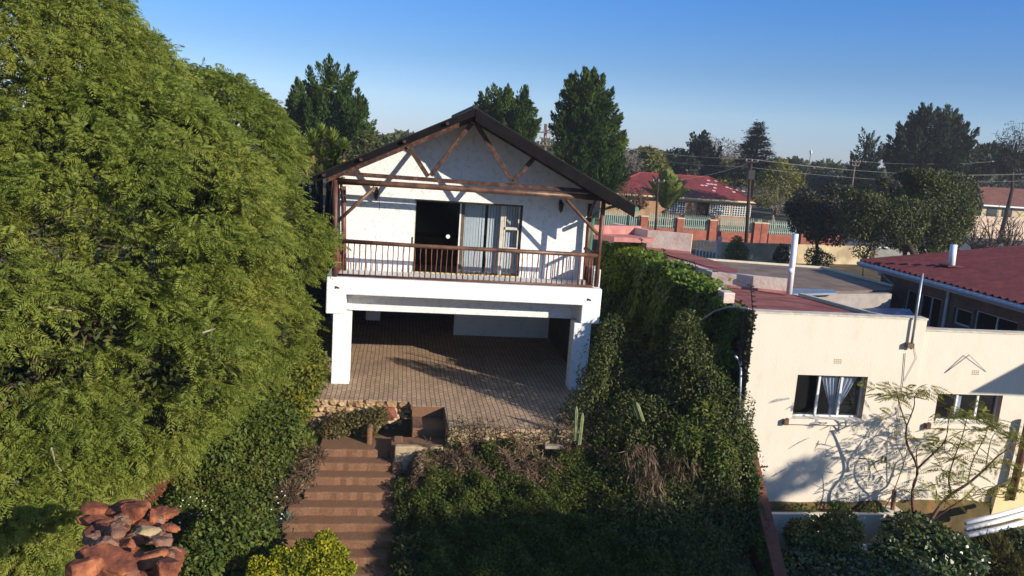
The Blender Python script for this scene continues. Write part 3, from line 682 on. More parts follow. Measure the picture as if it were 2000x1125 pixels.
MB().add(vs, fs).build('sheet', mat('dull_blue_corrugated', srgb(96,116,146), srgb(140,156,180), 2, .6, metal=.2, c3=srgb(112,130,158)), cs)
MB().bar(A0+[0,0,-.09], A1+[0,0,-.09], .06,.1).build('batten', GREYW, cs)

# the red corrugated roof house at the right edge
RB = thing('corrugated_roof_house', 'brown walled bungalow with a deep red corrugated gable roof at the right edge', 'house', (16,4,-2.75))
ez = .3; e0 = at('z',ez,1672,508); XE = 14.72
yE0, yE1 = float(e0[1]), -4.5
rg = at('x', 21.5, 2000, 482)   # on the rising verge
vg_ = at('y', yE0, 2000, 481); sl = float((vg_[2]-ez)/(vg_[0]-XE)); print('slope', sl)
def rz(x): return ez+(x-XE)*sl
CORR = mat('maroon_corrugated_sheet', srgb(70,31,34), srgb(96,46,46), 2.2, .6, .1, 10, c3=srgb(82,37,39), spec=.25)
n = 78; vs = []; fs = []
for i in range(n+1):
    y = yE1+(yE0-yE1)*i/n; dz = .055*math.cos(i*math.pi)
    vs += [(XE,y,rz(XE)+dz), (22,y,rz(22)+dz), (29.3,y,rz(22)+dz-(29.3-22)*sl)]
for i in range(n): fs += [(3*i,3*i+1,3*i+4,3*i+3), (3*i+1,3*i+2,3*i+5,3*i+4)]
MB().add(vs, fs).build('roof', CORR, RB)
WTR = mat('grey_white_trim', srgb(150,150,156), srgb(172,172,178), 5, .6)
MB().box((XE-.05,yE1,ez-.22),(XE+.02,yE0,ez-.03)).build('fascia', WTR, RB); MB().bar((XE,yE0+.03,rz(XE)-.05),(22,yE0+.03,rz(22)-.05),.05,.12).build('verge', WTR, RB)
MB().tube([(XE-.10,yE1,ez-.10),(XE-.10,yE0,ez-.10)], .06, 8).build('gutter', WTR, RB)
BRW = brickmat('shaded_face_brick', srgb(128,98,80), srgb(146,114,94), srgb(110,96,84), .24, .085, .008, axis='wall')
XW = XE+.55
mb = MB(); holes = []
def wsp(px0, px1, py0, py1):
    p = at('x', XW, px0, py0); q = at('x', XW, px1, py1); return p, q
wins = [((1766,566),(1842,606)), ((1910,590),(2010,640))]
wz0, wz1 = -1.55, -.35
rows = [(at('x',XW,1768,575)[1], at('x',XW,1790,575)[1]), (at('x',XW,1796,580)[1], at('x',XW,1838,590)[1]), (at('x',XW,1905,600)[1], at('x',XW,1990,620)[1])]
hl = [(min(r_), max(r_), wz0, wz1) for r_ in rows] + [(min(at('x',XW,1866,590)[1],at('x',XW,1900,600)[1]), max(at('x',XW,1866,590)[1],at('x',XW,1900,600)[1]), -.95, -.45)]
ys_ = sorted({yE1, yE0-.5, *[h[0] for h in hl], *[h[1] for h in hl]}); zs_ = sorted({-2.75, ez-.05, *[h[2] for h in hl], *[h[3] for h in hl]})
for i in range(len(ys_)-1):
    for j in range(len(zs_)-1):
        cy, cz = (ys_[i]+ys_[i+1])/2, (zs_[j]+zs_[j+1])/2
        if any(h[0] < cy < h[1] and h[2] < cz < h[3] for h in hl): continue
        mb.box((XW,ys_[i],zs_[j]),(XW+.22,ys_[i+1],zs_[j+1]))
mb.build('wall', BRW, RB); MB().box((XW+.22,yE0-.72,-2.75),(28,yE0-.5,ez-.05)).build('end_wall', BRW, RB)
MB().box((XW+1.5,yE1,-2.75),(XW+1.52,yE0-.8,ez)).build('inner_wall', DARKIN, RB)
for h in hl:
    fr = MB().box((XW+.08,h[0],h[2]),(XW+.12,h[1],h[2]+.04)).build('window', METALW, RB)
    mb = MB().box((XW+.08,h[0],h[3]-.04),(XW+.12,h[1],h[3])); mb.box((XW+.08,h[0],h[2]+.04),(XW+.12,h[0]+.04,h[3]-.04)); mb.box((XW+.08,h[1]-.04,h[2]+.04),(XW+.12,h[1],h[3]-.04))
    if h[1]-h[0] > 1: mb.box((XW+.08,(h[0]+h[1])/2-.02,h[2]+.04),(XW+.12,(h[0]+h[1])/2+.02,h[3]-.04))
    mb.build('frame', METALW, fr); MB().box((XW+.10,h[0]+.04,h[2]+.04),(XW+.104,h[1]-.04,h[3]-.04)).build('pane', MATS['smoky_window_glass'], fr)
dp = float(at('x',XW-.06,1848,600)[1]); MB().tube([(XW-.06,dp,-2.7),(XW-.06,dp,ez-.2)], .05, 8).build('downpipe', METALW, RB)
rv = thing('roof_vent', 'stubby white flue pipe rising from the maroon corrugated roof', 'pipe', tuple(at('z',.9,1860,520)))
b0 = None
for xx in np.arange(15, 22, .05):
    p = at('x', xx, 1858, 521)
    if abs(p[2]-rz(xx)) < .02: b0 = p; break
if b0 is None: b0 = at('z', .8, 1858, 521)
rv.location = tuple(b0); ORG[rv.name] = np.array(b0); d_ = at('y', float(b0[1]), 1863, 478)
MB().tube([b0-np.array([0,0,.1]), d_], .11, 12).build('flue', PVC, rv, smooth=True)
MB().box((b0[0]-.3,b0[1]-.25,rz(b0[0])+.035),(b0[0]+.3,b0[1]+.25,rz(b0[0])+.075)).build('flashing', CORR, rv)
lt = thing('security_light', 'white floodlight on an angled arm under the corrugated roof eave', 'lamp', tuple(at('x',XW-.5,1742,545)))
MB().tube([at('x',XW-.02,1745,556), at('x',XW-.45,1722,535)], .03, 6).build('arm', METALW, lt); rk = MB(); rock(rk, at('x',XW-.45,1720,531), (.12,.12,.14), 4); rk.build('lamp_head', METALW, lt)

# electric fence uprights on the ivy wall
EF = mat('rusty_black_steel', srgb(34,28,26), srgb(58,46,40), 12, .6)
efs = [((1196,470),(1185,443)),((1224,483),(1213,452)),((1262,497),(1252,466)),((1307,520),(1296,486)),((1366,549),(1357,511)),((1474,604),(1467,555))]
desc = ['farthest electric fence upright of the row, nearest the balcony roof', 'second electric fence upright from the far end of the ivy wall', 'third electric fence upright from the far end, above bright ivy leaves', 'fence upright at the left tip of the middle pink parapet', 'fence upright in front of the middle pink parapet', 'nearest electric fence upright, at the cream building corner']
efo = []
for (pb, pt_), ds in zip(efs, desc):
    b_ = at('x', 5.98, *pb); t_ = at('y', float(b_[1]), *pt_); e = thing('fence_upright', ds, 'fence post', tuple(b_), 'electric fence uprights along the ivy wall')
    MB().tube([b_-np.array([0,0,.3]), t_], .014, 5).build('rod', EF, e)
    mb = MB()
    for k in range(5):
        c_ = b_+(t_-b_)*(.12+.2*k); mb.tube([c_+np.array([-.03,-.01,0]), c_+np.array([.05,-.01,.0])], [.028,.022], 6)
    c_ = t_; mb.tube([c_, c_+np.array([-.05,0,-.0]), c_+np.array([-.07,0,-.05])], .015, 5)
    mb.build('insulator', EF, e); efo.append((b_, t_))
wr = MB()
for k in range(5):
    pts = [b_+(t_-b_)*(.12+.2*k) for b_, t_ in efo]; wr.tube(pts, .0025, 4)
tag(wr.build('fence_wires', EF, None), 'thin electric fence wires strung between uprights over the ivy wall', 'wires')
# the lower boundary wall of red brick with its own uprights
BRK = brickmat('red_clay_brick', srgb(112,56,42), srgb(132,70,52), srgb(92,76,64), .23, .085, .010, axis='wall')
BW = thing('brick_boundary_wall', 'ivy covered red brick boundary wall descending in front of the cream building corner', 'wall', (6,-6,-6))
h0 = at('x', 5.98, 1452, 845); h1 = at('x', 5.98, 1478, 1118)
MB().prism([(5.98,FY-.02,-7.5),(5.98,FY-.02,h0[2]),(5.98,h1[1]-1.5,h1[2]-.35),(5.98,h1[1]-1.5,-8)], (.23,0,0)).build('wall', BRK, BW)
MB().bar((6.08,FY-.02,h0[2]+.03),(6.08,h1[1]-1.5,h1[2]-.32), .27,.07).build('brick_coping', BRK, BW)
for pb, pt_, ds in (((1457,845),(1473,805),'curled fence upright leaning over the brick wall beside the cream wall'),((1466,912),(1499,911),'fence upright bent flat over the brick wall towards the cream wall'),((1464,1030),(1479,1004),'lowest fence upright on the brick wall beside the planter')):
    b_ = at('x', 6.1, *pb); t_ = at('y', float(b_[1]), *pt_); e = thing('fence_upright', ds, 'fence post', tuple(b_), 'bent fence uprights on the brick wall')
    MB().tube([b_, (b_+t_)/2+np.array([.03,0,-.02]), t_], .013, 5).build('rod', EF, e); mb = MB()
    for k in range(6):
        c_ = b_+(t_-b_)*(.15+.16*k); mb.tube([c_+np.array([-.02,-.01,-.015]), c_+np.array([.02,-.01,.015])], .02, 6)
    mb.build('insulator', EF, e)
# drainpipes on the side wall
dpp = MB().tube([at('x',5.85,1443,840), at('x',5.85,1447,720), at('x',5.85,1443,703), at('x',5.7,1436,696)], .03, 8).build('grey_downpipe', STEEL, None, smooth=True)
tag(dpp, 'thin grey pipe with a bent top standing by the shaded corner of the cream building', 'pipe')
hs = MB().tube([at('x',5.3,1372,625), at('x',5.5,1395,608), at('x',5.75,1425,599), at('x',5.9,1462,603)], .022, 8).build('curved_conduit', STEEL, None, smooth=True)
tag(hs, 'pale conduit arching out of the ivy to the cream building corner', 'pipe')

# ================================================================= vegetation
LEAF_JAC = leafmat('feathery_yellow_green', (.14,.178,.028), (.22,.26,.040), (.33,.32,.062), .47, .55)
LEAF_IVY = leafmat('ivy_green', (.030,.055,.010), (.060,.110,.015), (.130,.180,.020), .25, .9)
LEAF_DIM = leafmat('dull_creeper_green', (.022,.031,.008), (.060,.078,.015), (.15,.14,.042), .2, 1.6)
LEAF_LIME = leafmat('lime_green_leaf', (.07,.10,.008), (.24,.25,.012), (.46,.40,.02), .35, 3.5)
LEAF_SHRUB = leafmat('mid_green_shrub', (.045,.066,.011), (.088,.118,.018), (.17,.175,.032), .25, 1.3)
LEAF_DRY = leafmat('dry_brown_stems', (.05,.030,.018), (.13,.080,.045), (.26,.18,.10), .1, 2)
LEAF_DARK = leafmat('dark_glossy_leaf', (.030,.048,.016), (.066,.092,.026), (.13,.15,.05), .15, 1.2, rough=.35, spec=.5)
LEAF_PINE = leafmat('pine_needle', (.014,.030,.006), (.036,.066,.010), (.085,.115,.016), .12, .35, rough=.7, spec=.08)
LEAF_OLIVE = leafmat('olive_foliage', (.040,.050,.016), (.080,.092,.026), (.150,.150,.040), .2, .3)
LEAF_GREY = leafmat('twiggy_grey_foliage', (.07,.058,.045), (.13,.11,.085), (.20,.18,.14), .1, .3)
LEAF_BROWN = leafmat('brownish_dense_foliage', (.022,.028,.014), (.045,.050,.024), (.085,.080,.035), .15, .5)
LEAF_YEL = leafmat('yellow_green_foliage', (.08,.085,.014), (.15,.14,.02), (.22,.19,.03), .2, .3)
LEAF_CYP = leafmat('blackish_green', (.012,.022,.010), (.024,.038,.014), (.048,.058,.022), .1, .4)

def fronds(name, Pb, D, L, mt, parent, k=8, wd=.36, droop=.45, rnd=None, pw=.03):
    """feathery fronds: k pairs of narrow leaflets on a drooping stalk"""
    n = len(Pb); G = np.array([0,0,-1.]); D = unit(D); L = np.broadcast_to(L, (n,))[:,None]
    S = unit(np.cross(D, [0,0,1.])+rng.normal(size=(n,3))*.1); S0 = S; N0 = unit(np.cross(S, D)); ro_ = (rng.normal(size=n)*.75)[:,None]; S = S0*np.cos(ro_)+N0*np.sin(ro_); Nn = unit(np.cross(S, D))
    out = []
    for j in range(k):
        t = .12+.88*j/(k-1); p = Pb+D*L*t+G*L*droop*t*t; tang = unit(D+G*droop*2*t)
        ll = wd*L*(math.sin(math.pi*(.15+.8*t))**.7)
        for sg in (1, -1):
            a = unit(S*sg*.85+tang*.5+G*.30)
            out.append(leaf_quads(p, a, unit(Nn+rng.normal(size=(n,3))*.45), ll[:,0], pw, 0).reshape(n,4,3))
    V = np.stack(out, 1).reshape(-1,3); nq = 2*k
    r_ = rng.random(n) if rnd is None else rnd
    r2 = np.repeat(r_, nq)*.75+.25*rng.random(n*nq)
    return npmesh(name, V, 4, mt, parent, rnd=r2)
def limb(p, q, r0, r1, mt, parent, nm='limb', wob=.15, n=6):
    p = np.array(p, float); q = np.array(q, float); pts = []
    for i in range(n):
        t = i/(n-1); pts.append(p+(q-p)*t+rng.normal(size=3)*wob*math.sin(math.pi*t))
    return MB().tube(pts, [r0+(r1-r0)*i/(n-1) for i in range(n)], 7).build(nm, mt, parent, smooth=True)

# ---- the great feathery tree on the left
JT = thing('feathery_tree', 'huge yellow green feathery leaved tree filling the left side of the view', 'tree', (-8.6,-4.5,gh(-8.6,-4.5)))
def cp(px, py, y): return at('y', y, px, py)
big = [(cp(190,470,-3.6), 3.45), (cp(-10,150,-3.9), 2.6), (cp(235,690,-4.6), 2.5), (cp(10,930,-6.2), 1.75), (cp(395,310,-1.5), 1.85), (cp(30,640,-5.6), 2.6), (cp(470,470,-1.9), 1.55), (cp(180,200,-3.2),1.75), (cp(480,650,-2.6), 1.05)]
big = [(c, np.array([r, r*1.0, r])) for c, r in big]
nc = 1500
CP, CN = ell_points(big, nc, .10, .10, .7); nc = len(CP)
kf = 46
for px, py, r_ in ((215,430,.42),(255,450,.36),(300,470,.30),(170,590,.45),(220,625,.40),(268,660,.34),(290,728,.38),(492,578,.26),(590,460,.24),(160,280,.28),(345,520,.26),(60,455,.3),(110,700,.26),(395,250,.22),(20,300,.3),(450,690,.24)):
    dr_ = unit(_F+_R2*(px-1000)/CF-_U2*(py-562.5)/CF); w_ = CP-CPOS; tt_ = w_@dr_; dd_ = np.linalg.norm(w_-tt_[:,None]*dr_, axis=1)
    tt_ = np.where(dd_ < .35, tt_, 1e9); g_ = CP[int(np.argmin(tt_))]; ok_ = np.linalg.norm((CP-g_)/[1.3,1,.8], axis=1) > r_+.12; CP, CN = CP[ok_], CN[ok_]
nc = len(CP)
idx = np.repeat(np.arange(nc), kf); n = len(idx)
rad = (.38+.32*rng.random(nc))[idx]
th = rng.random(n)*2*math.pi; rr = np.sqrt(rng.random(n))
out = np.stack([np.cos(th), np.sin(th), np.zeros(n)], 1)
tilt = CN[idx]
out = unit(out-.75*(out*tilt).sum(1,keepdims=True)*tilt)
base = CP[idx]+out*(rr*rad*.9)[:,None]+np.array([0,0,1.])*((.30*(1-rr**2)-.10)*rad)[:,None]+tilt*(.07*rng.normal(size=n))[:,None]
Dv = unit(out*.9+tilt*.60+rng.normal(size=(n,3))*.48+np.array([0,-.05,.12]))
crn = rng.random(nc)[idx]*.55+.45*rng.random(n)
fronds('crown', base, Dv,   .20+.16*rng.random(n), LEAF_JAC, JT, k=8, droop=.38, rnd=crn, pw=.024)
# inner leaves in a darker green: the gaps' shade put into the colour
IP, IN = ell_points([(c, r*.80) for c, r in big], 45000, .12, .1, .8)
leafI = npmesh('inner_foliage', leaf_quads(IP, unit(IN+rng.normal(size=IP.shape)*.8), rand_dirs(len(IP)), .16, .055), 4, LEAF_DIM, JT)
# wispy sprays above the outline
tb = np.array(JT.location)
limb(tb-[0,0,.4], tb+[.3,.2,3.2], .34, .26, TRUNK, JT, 'trunk', .1)
for c, r in big[:7]:
    limb(tb+[.3,.2,3.0], np.array(c)+[0,-.3,0], .17, .07, TRUNK, JT, 'limb', .25)
    for k in range(5):
        d = rand_dirs(1)[0]; d[1] = -abs(d[1]); limb(np.array(c), np.array(c)+d*r*.93, .06, .018, TRUNK, JT, 'limb', .2)
for pts in (((95,600),(112,604),(140,607)), ((395,650),(420,642)), ((100,875),(108,905),(120,920))):
    q = [at('y', -7.3 if i % 2 else -7.5, *p) for i, p in enumerate(pts)]
    MB().tube(q, [.018-.004*i for i in range(len(q))], 6).build('bare_branch', mat('pale_bark', srgb(120,108,92), srgb(160,146,126), 8, .9), JT, smooth=True)

# ---- ivy on the side wall of the cream building
def ivy_surface(n, y0, y1, z0f, z1, xo=5.95, th=.3):
    y = y0+(y1-y0)*rng.random(n); z = z0f+(z1-z0f)*rng.random(n)
    bulge = th*(.5+.5*np.sin(y*1.7)*np.cos(z*1.9+y)+.25*np.sin(y*5+z*4))
    bulge = np.maximum(bulge, .04)
    x = xo-bulge-rng.random(n)**2*.12
    return np.stack([x,y,z],1)
IV = thing('wall_ivy', 'thick green ivy covering the whole side wall of the cream building, bright along its top', 'climbing plant', (5.7,0,-2.75))
P1 = ivy_surface(46000, -3.3, 8.2, -3.0, .36, 5.97, .42)
edge = np.sin(P1[:,1]*3.1)*.06+np.sin(P1[:,1]*7.7)*.05
P1 = P1[(P1[:,2] < .33+edge) & ~((P1[:,1] < -2.5) & (P1[:,2] > -.7+1.2*(P1[:,1]+3.3)) & (rng.random(len(P1)) < .8))]
Nn = unit(np.array([-1,-.25,.35])+rng.normal(size=P1.shape)*.45); Dl = unit(np.cross(Nn, rand_dirs(len(P1)))+[0,0,-.5])
npmesh('leaves', leaf_quads(P1, Dl, Nn, .08+.07*rng.random(len(P1)), .07+.05*rng.random(len(P1)), .1), 4, LEAF_IVY, IV)
n = 15000   # leaves spilling over the wall head
y = -1.7+10.0*rng.random(n)**.9; zt = .36+.16*np.abs(np.sin(y*1.3))*rng.random(n)+.24*(rng.random(n)**2)*np.abs(np.sin(y*2.9+1)); x = 5.98+.16*rng.normal(size=n)-.06
keep = np.sin(y*2.3)+.6*np.sin(y*5.1)+.9 > rng.random(n)*1.2
P2 = np.stack([x,y,zt-.10],1)[keep]; Nn = unit(np.array([-.2,-.5,.9])+rng.normal(size=P2.shape)*.5); Dl = unit(np.cross(Nn, rand_dirs(len(P2))))
npmesh('top_leaves', leaf_quads(P2, Dl, Nn, .10+.06*rng.random(len(P2)), .09, .1), 4, leafmat('sun_toned_ivy', (.07,.11,.012), (.13,.19,.018), (.22,.27,.03), .3, 1.2), IV)  # lighter ivy copy for the wall head, sunlight put into the colour
foliage('top_mounds', [((5.86+.05*math.sin(i*2), .9+.62*i,     .20+.07*math.sin(i*1.7)), (.27,.5,.22+.07*math.sin(i))) for i in range(12)]+[((5.6, 5.5+.8*i, -.35), (.42,.6,.75)) for i in range(4)], 15000, .10, .07, MATS['sun_toned_ivy'], IV, shell=.3, lump=.2, jit=.9)
stem = MB()
for i in range(26):
    y = random.uniform(-3.5,8); pts = [(5.93,y,-2.9)]
    for k in range(6): pts.append((5.9-random.random()*.06, pts[-1][1]+random.uniform(-.3,.3), pts[-1][2]+.5))
    stem.tube(pts, .015, 5)
stem.build('stems', TRUNK, IV)
sh = MB()
n = 3000; P3 = np.stack([6.0-.06*rng.random(n)-.02, -3.72+.5*rng.random(n), -2.6+2.9*rng.random(n)],1)
npmesh('corner_leaves', leaf_quads(P3, unit(rng.normal(size=P3.shape)+[0,0,-.6]), unit(np.array([-1,-.6,.2])+rng.normal(size=P3.shape)*.4), .09, .06), 4, LEAF_BROWN, IV)

# ---- creeper smothered columns and the mass between them
def strands(ells, n, t, mt, k=13, step=.055):
    P_, N_ = ell_points(ells, n, .05, .18, 2.2); ok = N_[:,1] < .5; P_, N_ = P_[ok], N_[ok]; out = []; dr = N_*.35+np.array([0,0,-1.]); dr = unit(dr); p = P_+N_*.04
    for j in range(k):
        dr = unit(dr+rng.normal(size=dr.shape)*.22+np.array([0,0,-.25])); p = p+dr*step
        live = rng.random(len(p)) < 1-.5*j/k; D_ = unit(dr+rng.normal(size=dr.shape)*.9); Nn_ = unit(N_+rng.normal(size=dr.shape)*.6)
        out.append(leaf_quads(p, D_, Nn_, .075, .038, .1).reshape(-1,4,3)[live])
    return npmesh('hanging_strands', np.concatenate(out).reshape(-1,3), 4, mt, t)
def creeper(name, label, cat, ells, n, base, L=.07, W=.036, mt=LEAF_DIM, group=None, extra=None, jit=1.0, **kw):
    t = thing(name, label, cat, base, group)
    foliage('leaves', ells, n, L, W, mt, t, shell=.50, lump=.27, lumpf=2.4, droop=.3, jit=jit, **kw)
    strands(ells, n//22, t, mt)
    for c, r in ells[:4]:
        limb(base, np.array(c)+[0,0,.05], .05, .02, TRUNK, t, 'stem', .1)
    return t
def E_(px, py, y, rx, rz_, ry=None):
    s_ = CF/((at('y',y,px,py)-CPOS)@_F); return (at('y', y, px, py), np.array([rx/s_, (ry or (rx+rz_)/2)/s_, rz_/s_]))
c1 = [E_(1193,642,-2.2,24,32), E_(1178,690,-2.2,26,42), E_(1162,750,-2.3,32,48), E_(1150,820,-2.5,40,60), E_(1160,890,-2.8,48,60), E_(1165,600+360,-3.3,60,60)]
creeper('creeper_column', 'slim creeper smothered column beside the right carport pillar, its top curling over', 'climbing plant', c1, 12000, (2.9,-2.4,-3.4), group='creeper smothered columns')
c2 = [E_(1342,642,-3.2,27,32), E_(1350,690,-3.2,36,46), E_(1368,750,-3.3,50,54), E_(1395,820,-3.5,62,70), E_(1420,890,-3.9,50,80), E_(1400,960,-4.2,60,80), E_(1430,1030,-4.6,40,80)]
creeper('creeper_column', 'tall creeper smothered cone rising in front of the ivy wall near the cream corner', 'climbing plant', c2, 22000, (4.6,-3.6,-4.2), group='creeper smothered columns')
mm = [E_(1235,785,-2.7,50,34), E_(1300,800,-3.0,54,34), E_(1250,830,-3.1,80,55), E_(1310,880,-3.5,75,65), E_(1230,930,-3.7,80,60), E_(1320,980,-4.3,80,70), E_(1240,1030,-4.8,90,70), E_(1360,1080,-5.2,90,70)]
creeper('creeper_thicket', 'tangled dark creeper thicket sagging between the two smothered columns', 'climbing plant', mm, 34000, (3.6,-3.6,-4.0))
br = [E_(1375,800,-3.75,30,30), E_(1385,850,-3.95,34,34), E_(1340,850,-4.0,30,30), E_(1405,880,-4.25,26,40)]
creeper('fresh_fern', 'brighter green feathery growth on the thicket in front of the ivy cone', 'plant', br, 6500, (4.9,-4.2,-4.5), .11, .03, LEAF_SHRUB)
dry = [E_(1250,900,-4.1,34,40), E_(1270,960,-4.6,28,50), E_(1330,900,-4.2,40,30)]
t = thing('dry_vine_stems', 'bundle of pale dry hanging stems in the dark thicket', 'plant', tuple(at('y',-4.4,1255,980)))
Pd, Nd = ell_points(dry, 700, .2, .1, 2); 
needles('stems', Pd, unit(np.array([0,-.3,-1])+rng.normal(size=Pd.shape)*.35), .28, .014, LEAF_DRY, t, 3, .4)
sb = thing('stairside_creeper', 'dark creeper mound crowding the right side of the garden steps', 'climbing plant', (-1.35,-4.4,-5))
foliage('leaves', [((-1.46,-3.75,-4.0),(.24,.45,.35)),((-1.42,-4.4,-4.3),(.28,.5,.42)),((-1.40,-5.1,-4.65),(.32,.5,.5)),((-1.30,-5.9,-5.1),(.42,.5,.6)),((-.9,-4.9,-4.5),(.5,.7,.5))], 15000, .065, .032, LEAF_DIM, sb, shell=.35, lump=.25, lumpf=2.5, jit=1.1)
bi = thing('brick_wall_ivy', 'ivy and dry sprigs draped over the left edge of the descending brick wall', 'climbing plant', (5.9,-5,-6))
foliage('leaves', [tuple((np.array([6.0+.05*math.sin(k*2.1), FY-.1, h0[2]-.06])+(np.array([5.93, h1[1]-.9, h1[2]-.2])-np.array([5.93,FY,h0[2]]))*k/13*[0,1,1], (.15+.05*math.sin(k*1.7),.24,.2))) for k in range(14)], 9000, .075, .045, LEAF_IVY, bi, shell=.5, lump=.2, jit=1.1)
# cacti
CAC = mat('pale_green_cactus', srgb(118,130,84), srgb(160,166,118), 6, .6, .3, 12)
def cactus(label, stems):
    t = thing('column_cactus', label, 'cactus', tuple(at('y', stems[0][2], stems[0][0][0], stems[0][0][1])), 'column cacti by the thicket')
    for (p0, p1, y) in stems:
        a = at('y', y, *p0); b_ = at('y', y, *p1); m_ = 10; ns = 10; vs = []
        for j in range(m_+1):
            c_ = a+(b_-a)*j/m_; rr_ = (.042)*(1 if j < m_-1 else (.75 if j < m_ else .15))
            for i in range(ns*2):
                an = math.pi*i/ns; q = rr_*(1 if i % 2 else .62); vs.append(c_+np.array([math.cos(an)*q, math.sin(an)*q, 0]))
        k_ = ns*2; fs = [(j*k_+i, j*k_+(i+1)%k_, (j+1)*k_+(i+1)%k_, (j+1)*k_+i) for j in range(m_) for i in range(k_)]+[tuple(m_*k_+i for i in range(k_))]
        MB().add(vs, fs).build('stem', CAC, t)
cactus('pale ribbed column cactus with two stems at the right end of the paving edge', [((1131,868),(1138,806),-3.45), ((1124,860),(1126,793),-3.4)])
cactus('leaning ribbed cactus poking out of the creeper thicket', [((1256,822),(1243,785),-3.9), ((1248,818),(1238,790),-3.85)])

LEAF_CREEP = leafmat('creeping_bank_leaf', (.018,.028,.006), (.048,.068,.010), (.12,.13,.024), .2, 2.4, spec=.12)
# ---- ground cover banks (nobody could count these)
def bank(name, label, xr, yr, n, mt, L, W, hgt, cat='ground cover', maskf=None, dz=0, lumps=1.3, org=None):
    x = xr[0]+(xr[1]-xr[0])*rng.random(n); y = yr[0]+(yr[1]-yr[0])*rng.random(n)
    h = hgt*(.45+.55*(vnoise(x,y,lumps,21)+1)/2+.35*vnoise(x,y,lumps*3,22))
    if maskf is not None:
        mk = maskf(x, y); k_ = mk > 0; x, y, h, mk = x[k_], y[k_], h[k_], mk[k_]; h = h*np.minimum(1, mk)
    z = ground_h(x,y)+h*(1-.5*rng.random(len(x))**2)+dz
    P_ = np.stack([x,y,z],1); N_ = unit(np.array([0,-.35,.8])+rng.normal(size=P_.shape)*.6); D_ = unit(np.cross(N_, rand_dirs(len(x))))
    s = .6+.8*rng.random(len(x))
    o = npmesh(name, leaf_quads(P_, D_, N_, L*s, W*s, .1), 4, mt)
    return tag(o, label, cat, kind='stuff')
def box_mask(x0, x1, y0, y1, s=.35):
    def f(x, y):
        w = .25*np.sin(x*2.1+y*3.3); return np.minimum(np.minimum((x-x0)/s, (x1-x)/s), np.minimum((y-y0)/s, (y1-y)/s))+w
    return f
bank('creeping_ground_cover', 'dark leafy ground cover over the bank below the paving', (-1.55,4.2), (-8.2,-3.03), 110000, LEAF_CREEP, .06, .03, .95, maskf=box_mask(-1.5,4.2,-8.4,-2.7,.5), lumps=1.9)
bank('dry_brown_ground_cover', 'dry brown and green trailing growth along the paving front', (-1.45,3.4), (-4.1,-3.03), 32000, LEAF_DRY, .13, .018, .95, maskf=box_mask(-1.45,3.4,-4.1,-2.75,.3), lumps=2.6)
bank('garden_ground_cover', 'leafy ground cover filling the left garden between tree and steps', (-9.5,-3.35), (-9,-1.8), 60000, LEAF_SHRUB, .08, .045, .45, maskf=lambda x, y: np.minimum(np.minimum((-3.45-.16*(-2.3-y)-x)/.3, 1.5), (x+6.75-.25*(y+5))/.4))
bank('wall_foot_weeds', 'patchy weeds over the yard below the planter', (6.3,13), (-8.5,-4.4), 26000, LEAF_DIM, .09, .05, .3, maskf=lambda x, y: .8+.9*np.sin(x*1.7+y)*np.cos(y*1.9))
n = 260
Pf = np.stack([-7+3.2*rng.random(n), -4.8+2.8*rng.random(n), np.zeros(n)],1); Pf[:,2] = ground_h(Pf[:,0],Pf[:,1])+.45
kf_ = (np.sin(Pf[:,0]*3)+np.sin(Pf[:,1]*4) > .9); Pf = Pf[kf_]
tag(npmesh('white_blossom', np.concatenate([leaf_quads(Pf, unit(np.array([1,0,.2])+0*Pf), unit(np.array([0,-.6,.8])+0*Pf), .038, .034)]), 4, mat('white_petal', (.8,.8,.78))), 'tiny white flowers scattered over the left garden ground cover', 'flowers', kind='stuff')

# ---- individual shrubs
def shrub(name, label, ells, n, mt, L=.09, W=.05, cat='shrub', group=None, **kw):
    c, r = ells[0]; x, y = float(c[0]), float(c[1]); t = thing(name, label, cat, (x, y, gh(x,y)), group)
    foliage('leaves', ells, n, L, W, mt, t, shell=.45, lump=.2, lumpf=2.5, jit=1.1, **kw)
    for k in range(5):
        c, r = ells[k % len(ells)]; limb((x+.08*random.uniform(-1,1), y, gh(x,y)-.05), np.array(c)+rand_dirs(1)[0]*np.array(r)*.7, .025, .008, TRUNK, t, 'stem', .08)
    return t
shrub('yellow_green_shrub', 'yellow leaved shrub under the feathery tree beside the left pillar', [E_(585,735,-1.2,48,50), E_(560,790,-1.6,55,50), E_(610,710,-.8,30,34), E_(545,700,-1.3,45,45)], 7500, leafmat('yellowish_leaf', (.07,.09,.012), (.13,.15,.018), (.26,.22,.02), .3, 2.5), .10, .045)
shrub('leafy_shrub', 'green leafy shrub spilling round the left pillar behind the paving edge', [E_(620,655,.8,30,30), E_(598,690,.4,26,30)], 2600, LEAF_SHRUB)
shrub('leafy_shrub', 'broad dark green shrub with hanging leaves between the feathery tree and the stone wall', [E_(470,815,-2.6,80,60), E_(540,840,-2.4,50,55), E_(400,850,-3.2,70,50)], 12000, LEAF_SHRUB, .11, .045, up=.0)
shrub('lime_bush', 'sunlit lime green bush at the foot of the garden steps', [E_(635,1062,-6.2,26,26), E_(600,1080,-6.2,30,26), E_(655,1090,-6.3,30,30), E_(570,1105,-6.4,44,30), E_(520,1120,-6.5,40,26), E_(640,1125,-6.6,50,35), E_(500,1100,-6.4,16,14), E_(545,1082,-6.3,16,14), E_(680,1110,-6.5,18,16)], 13000, LEAF_LIME, .055, .034)
shrub('shaded_shrub', 'dark green shrub in shade left of the lime bush', [E_(440,1060,-5.6,70,60), E_(390,1110,-6,60,45), E_(500,1060,-5.4,50,45)], 9000, LEAF_SHRUB, .09, .05)
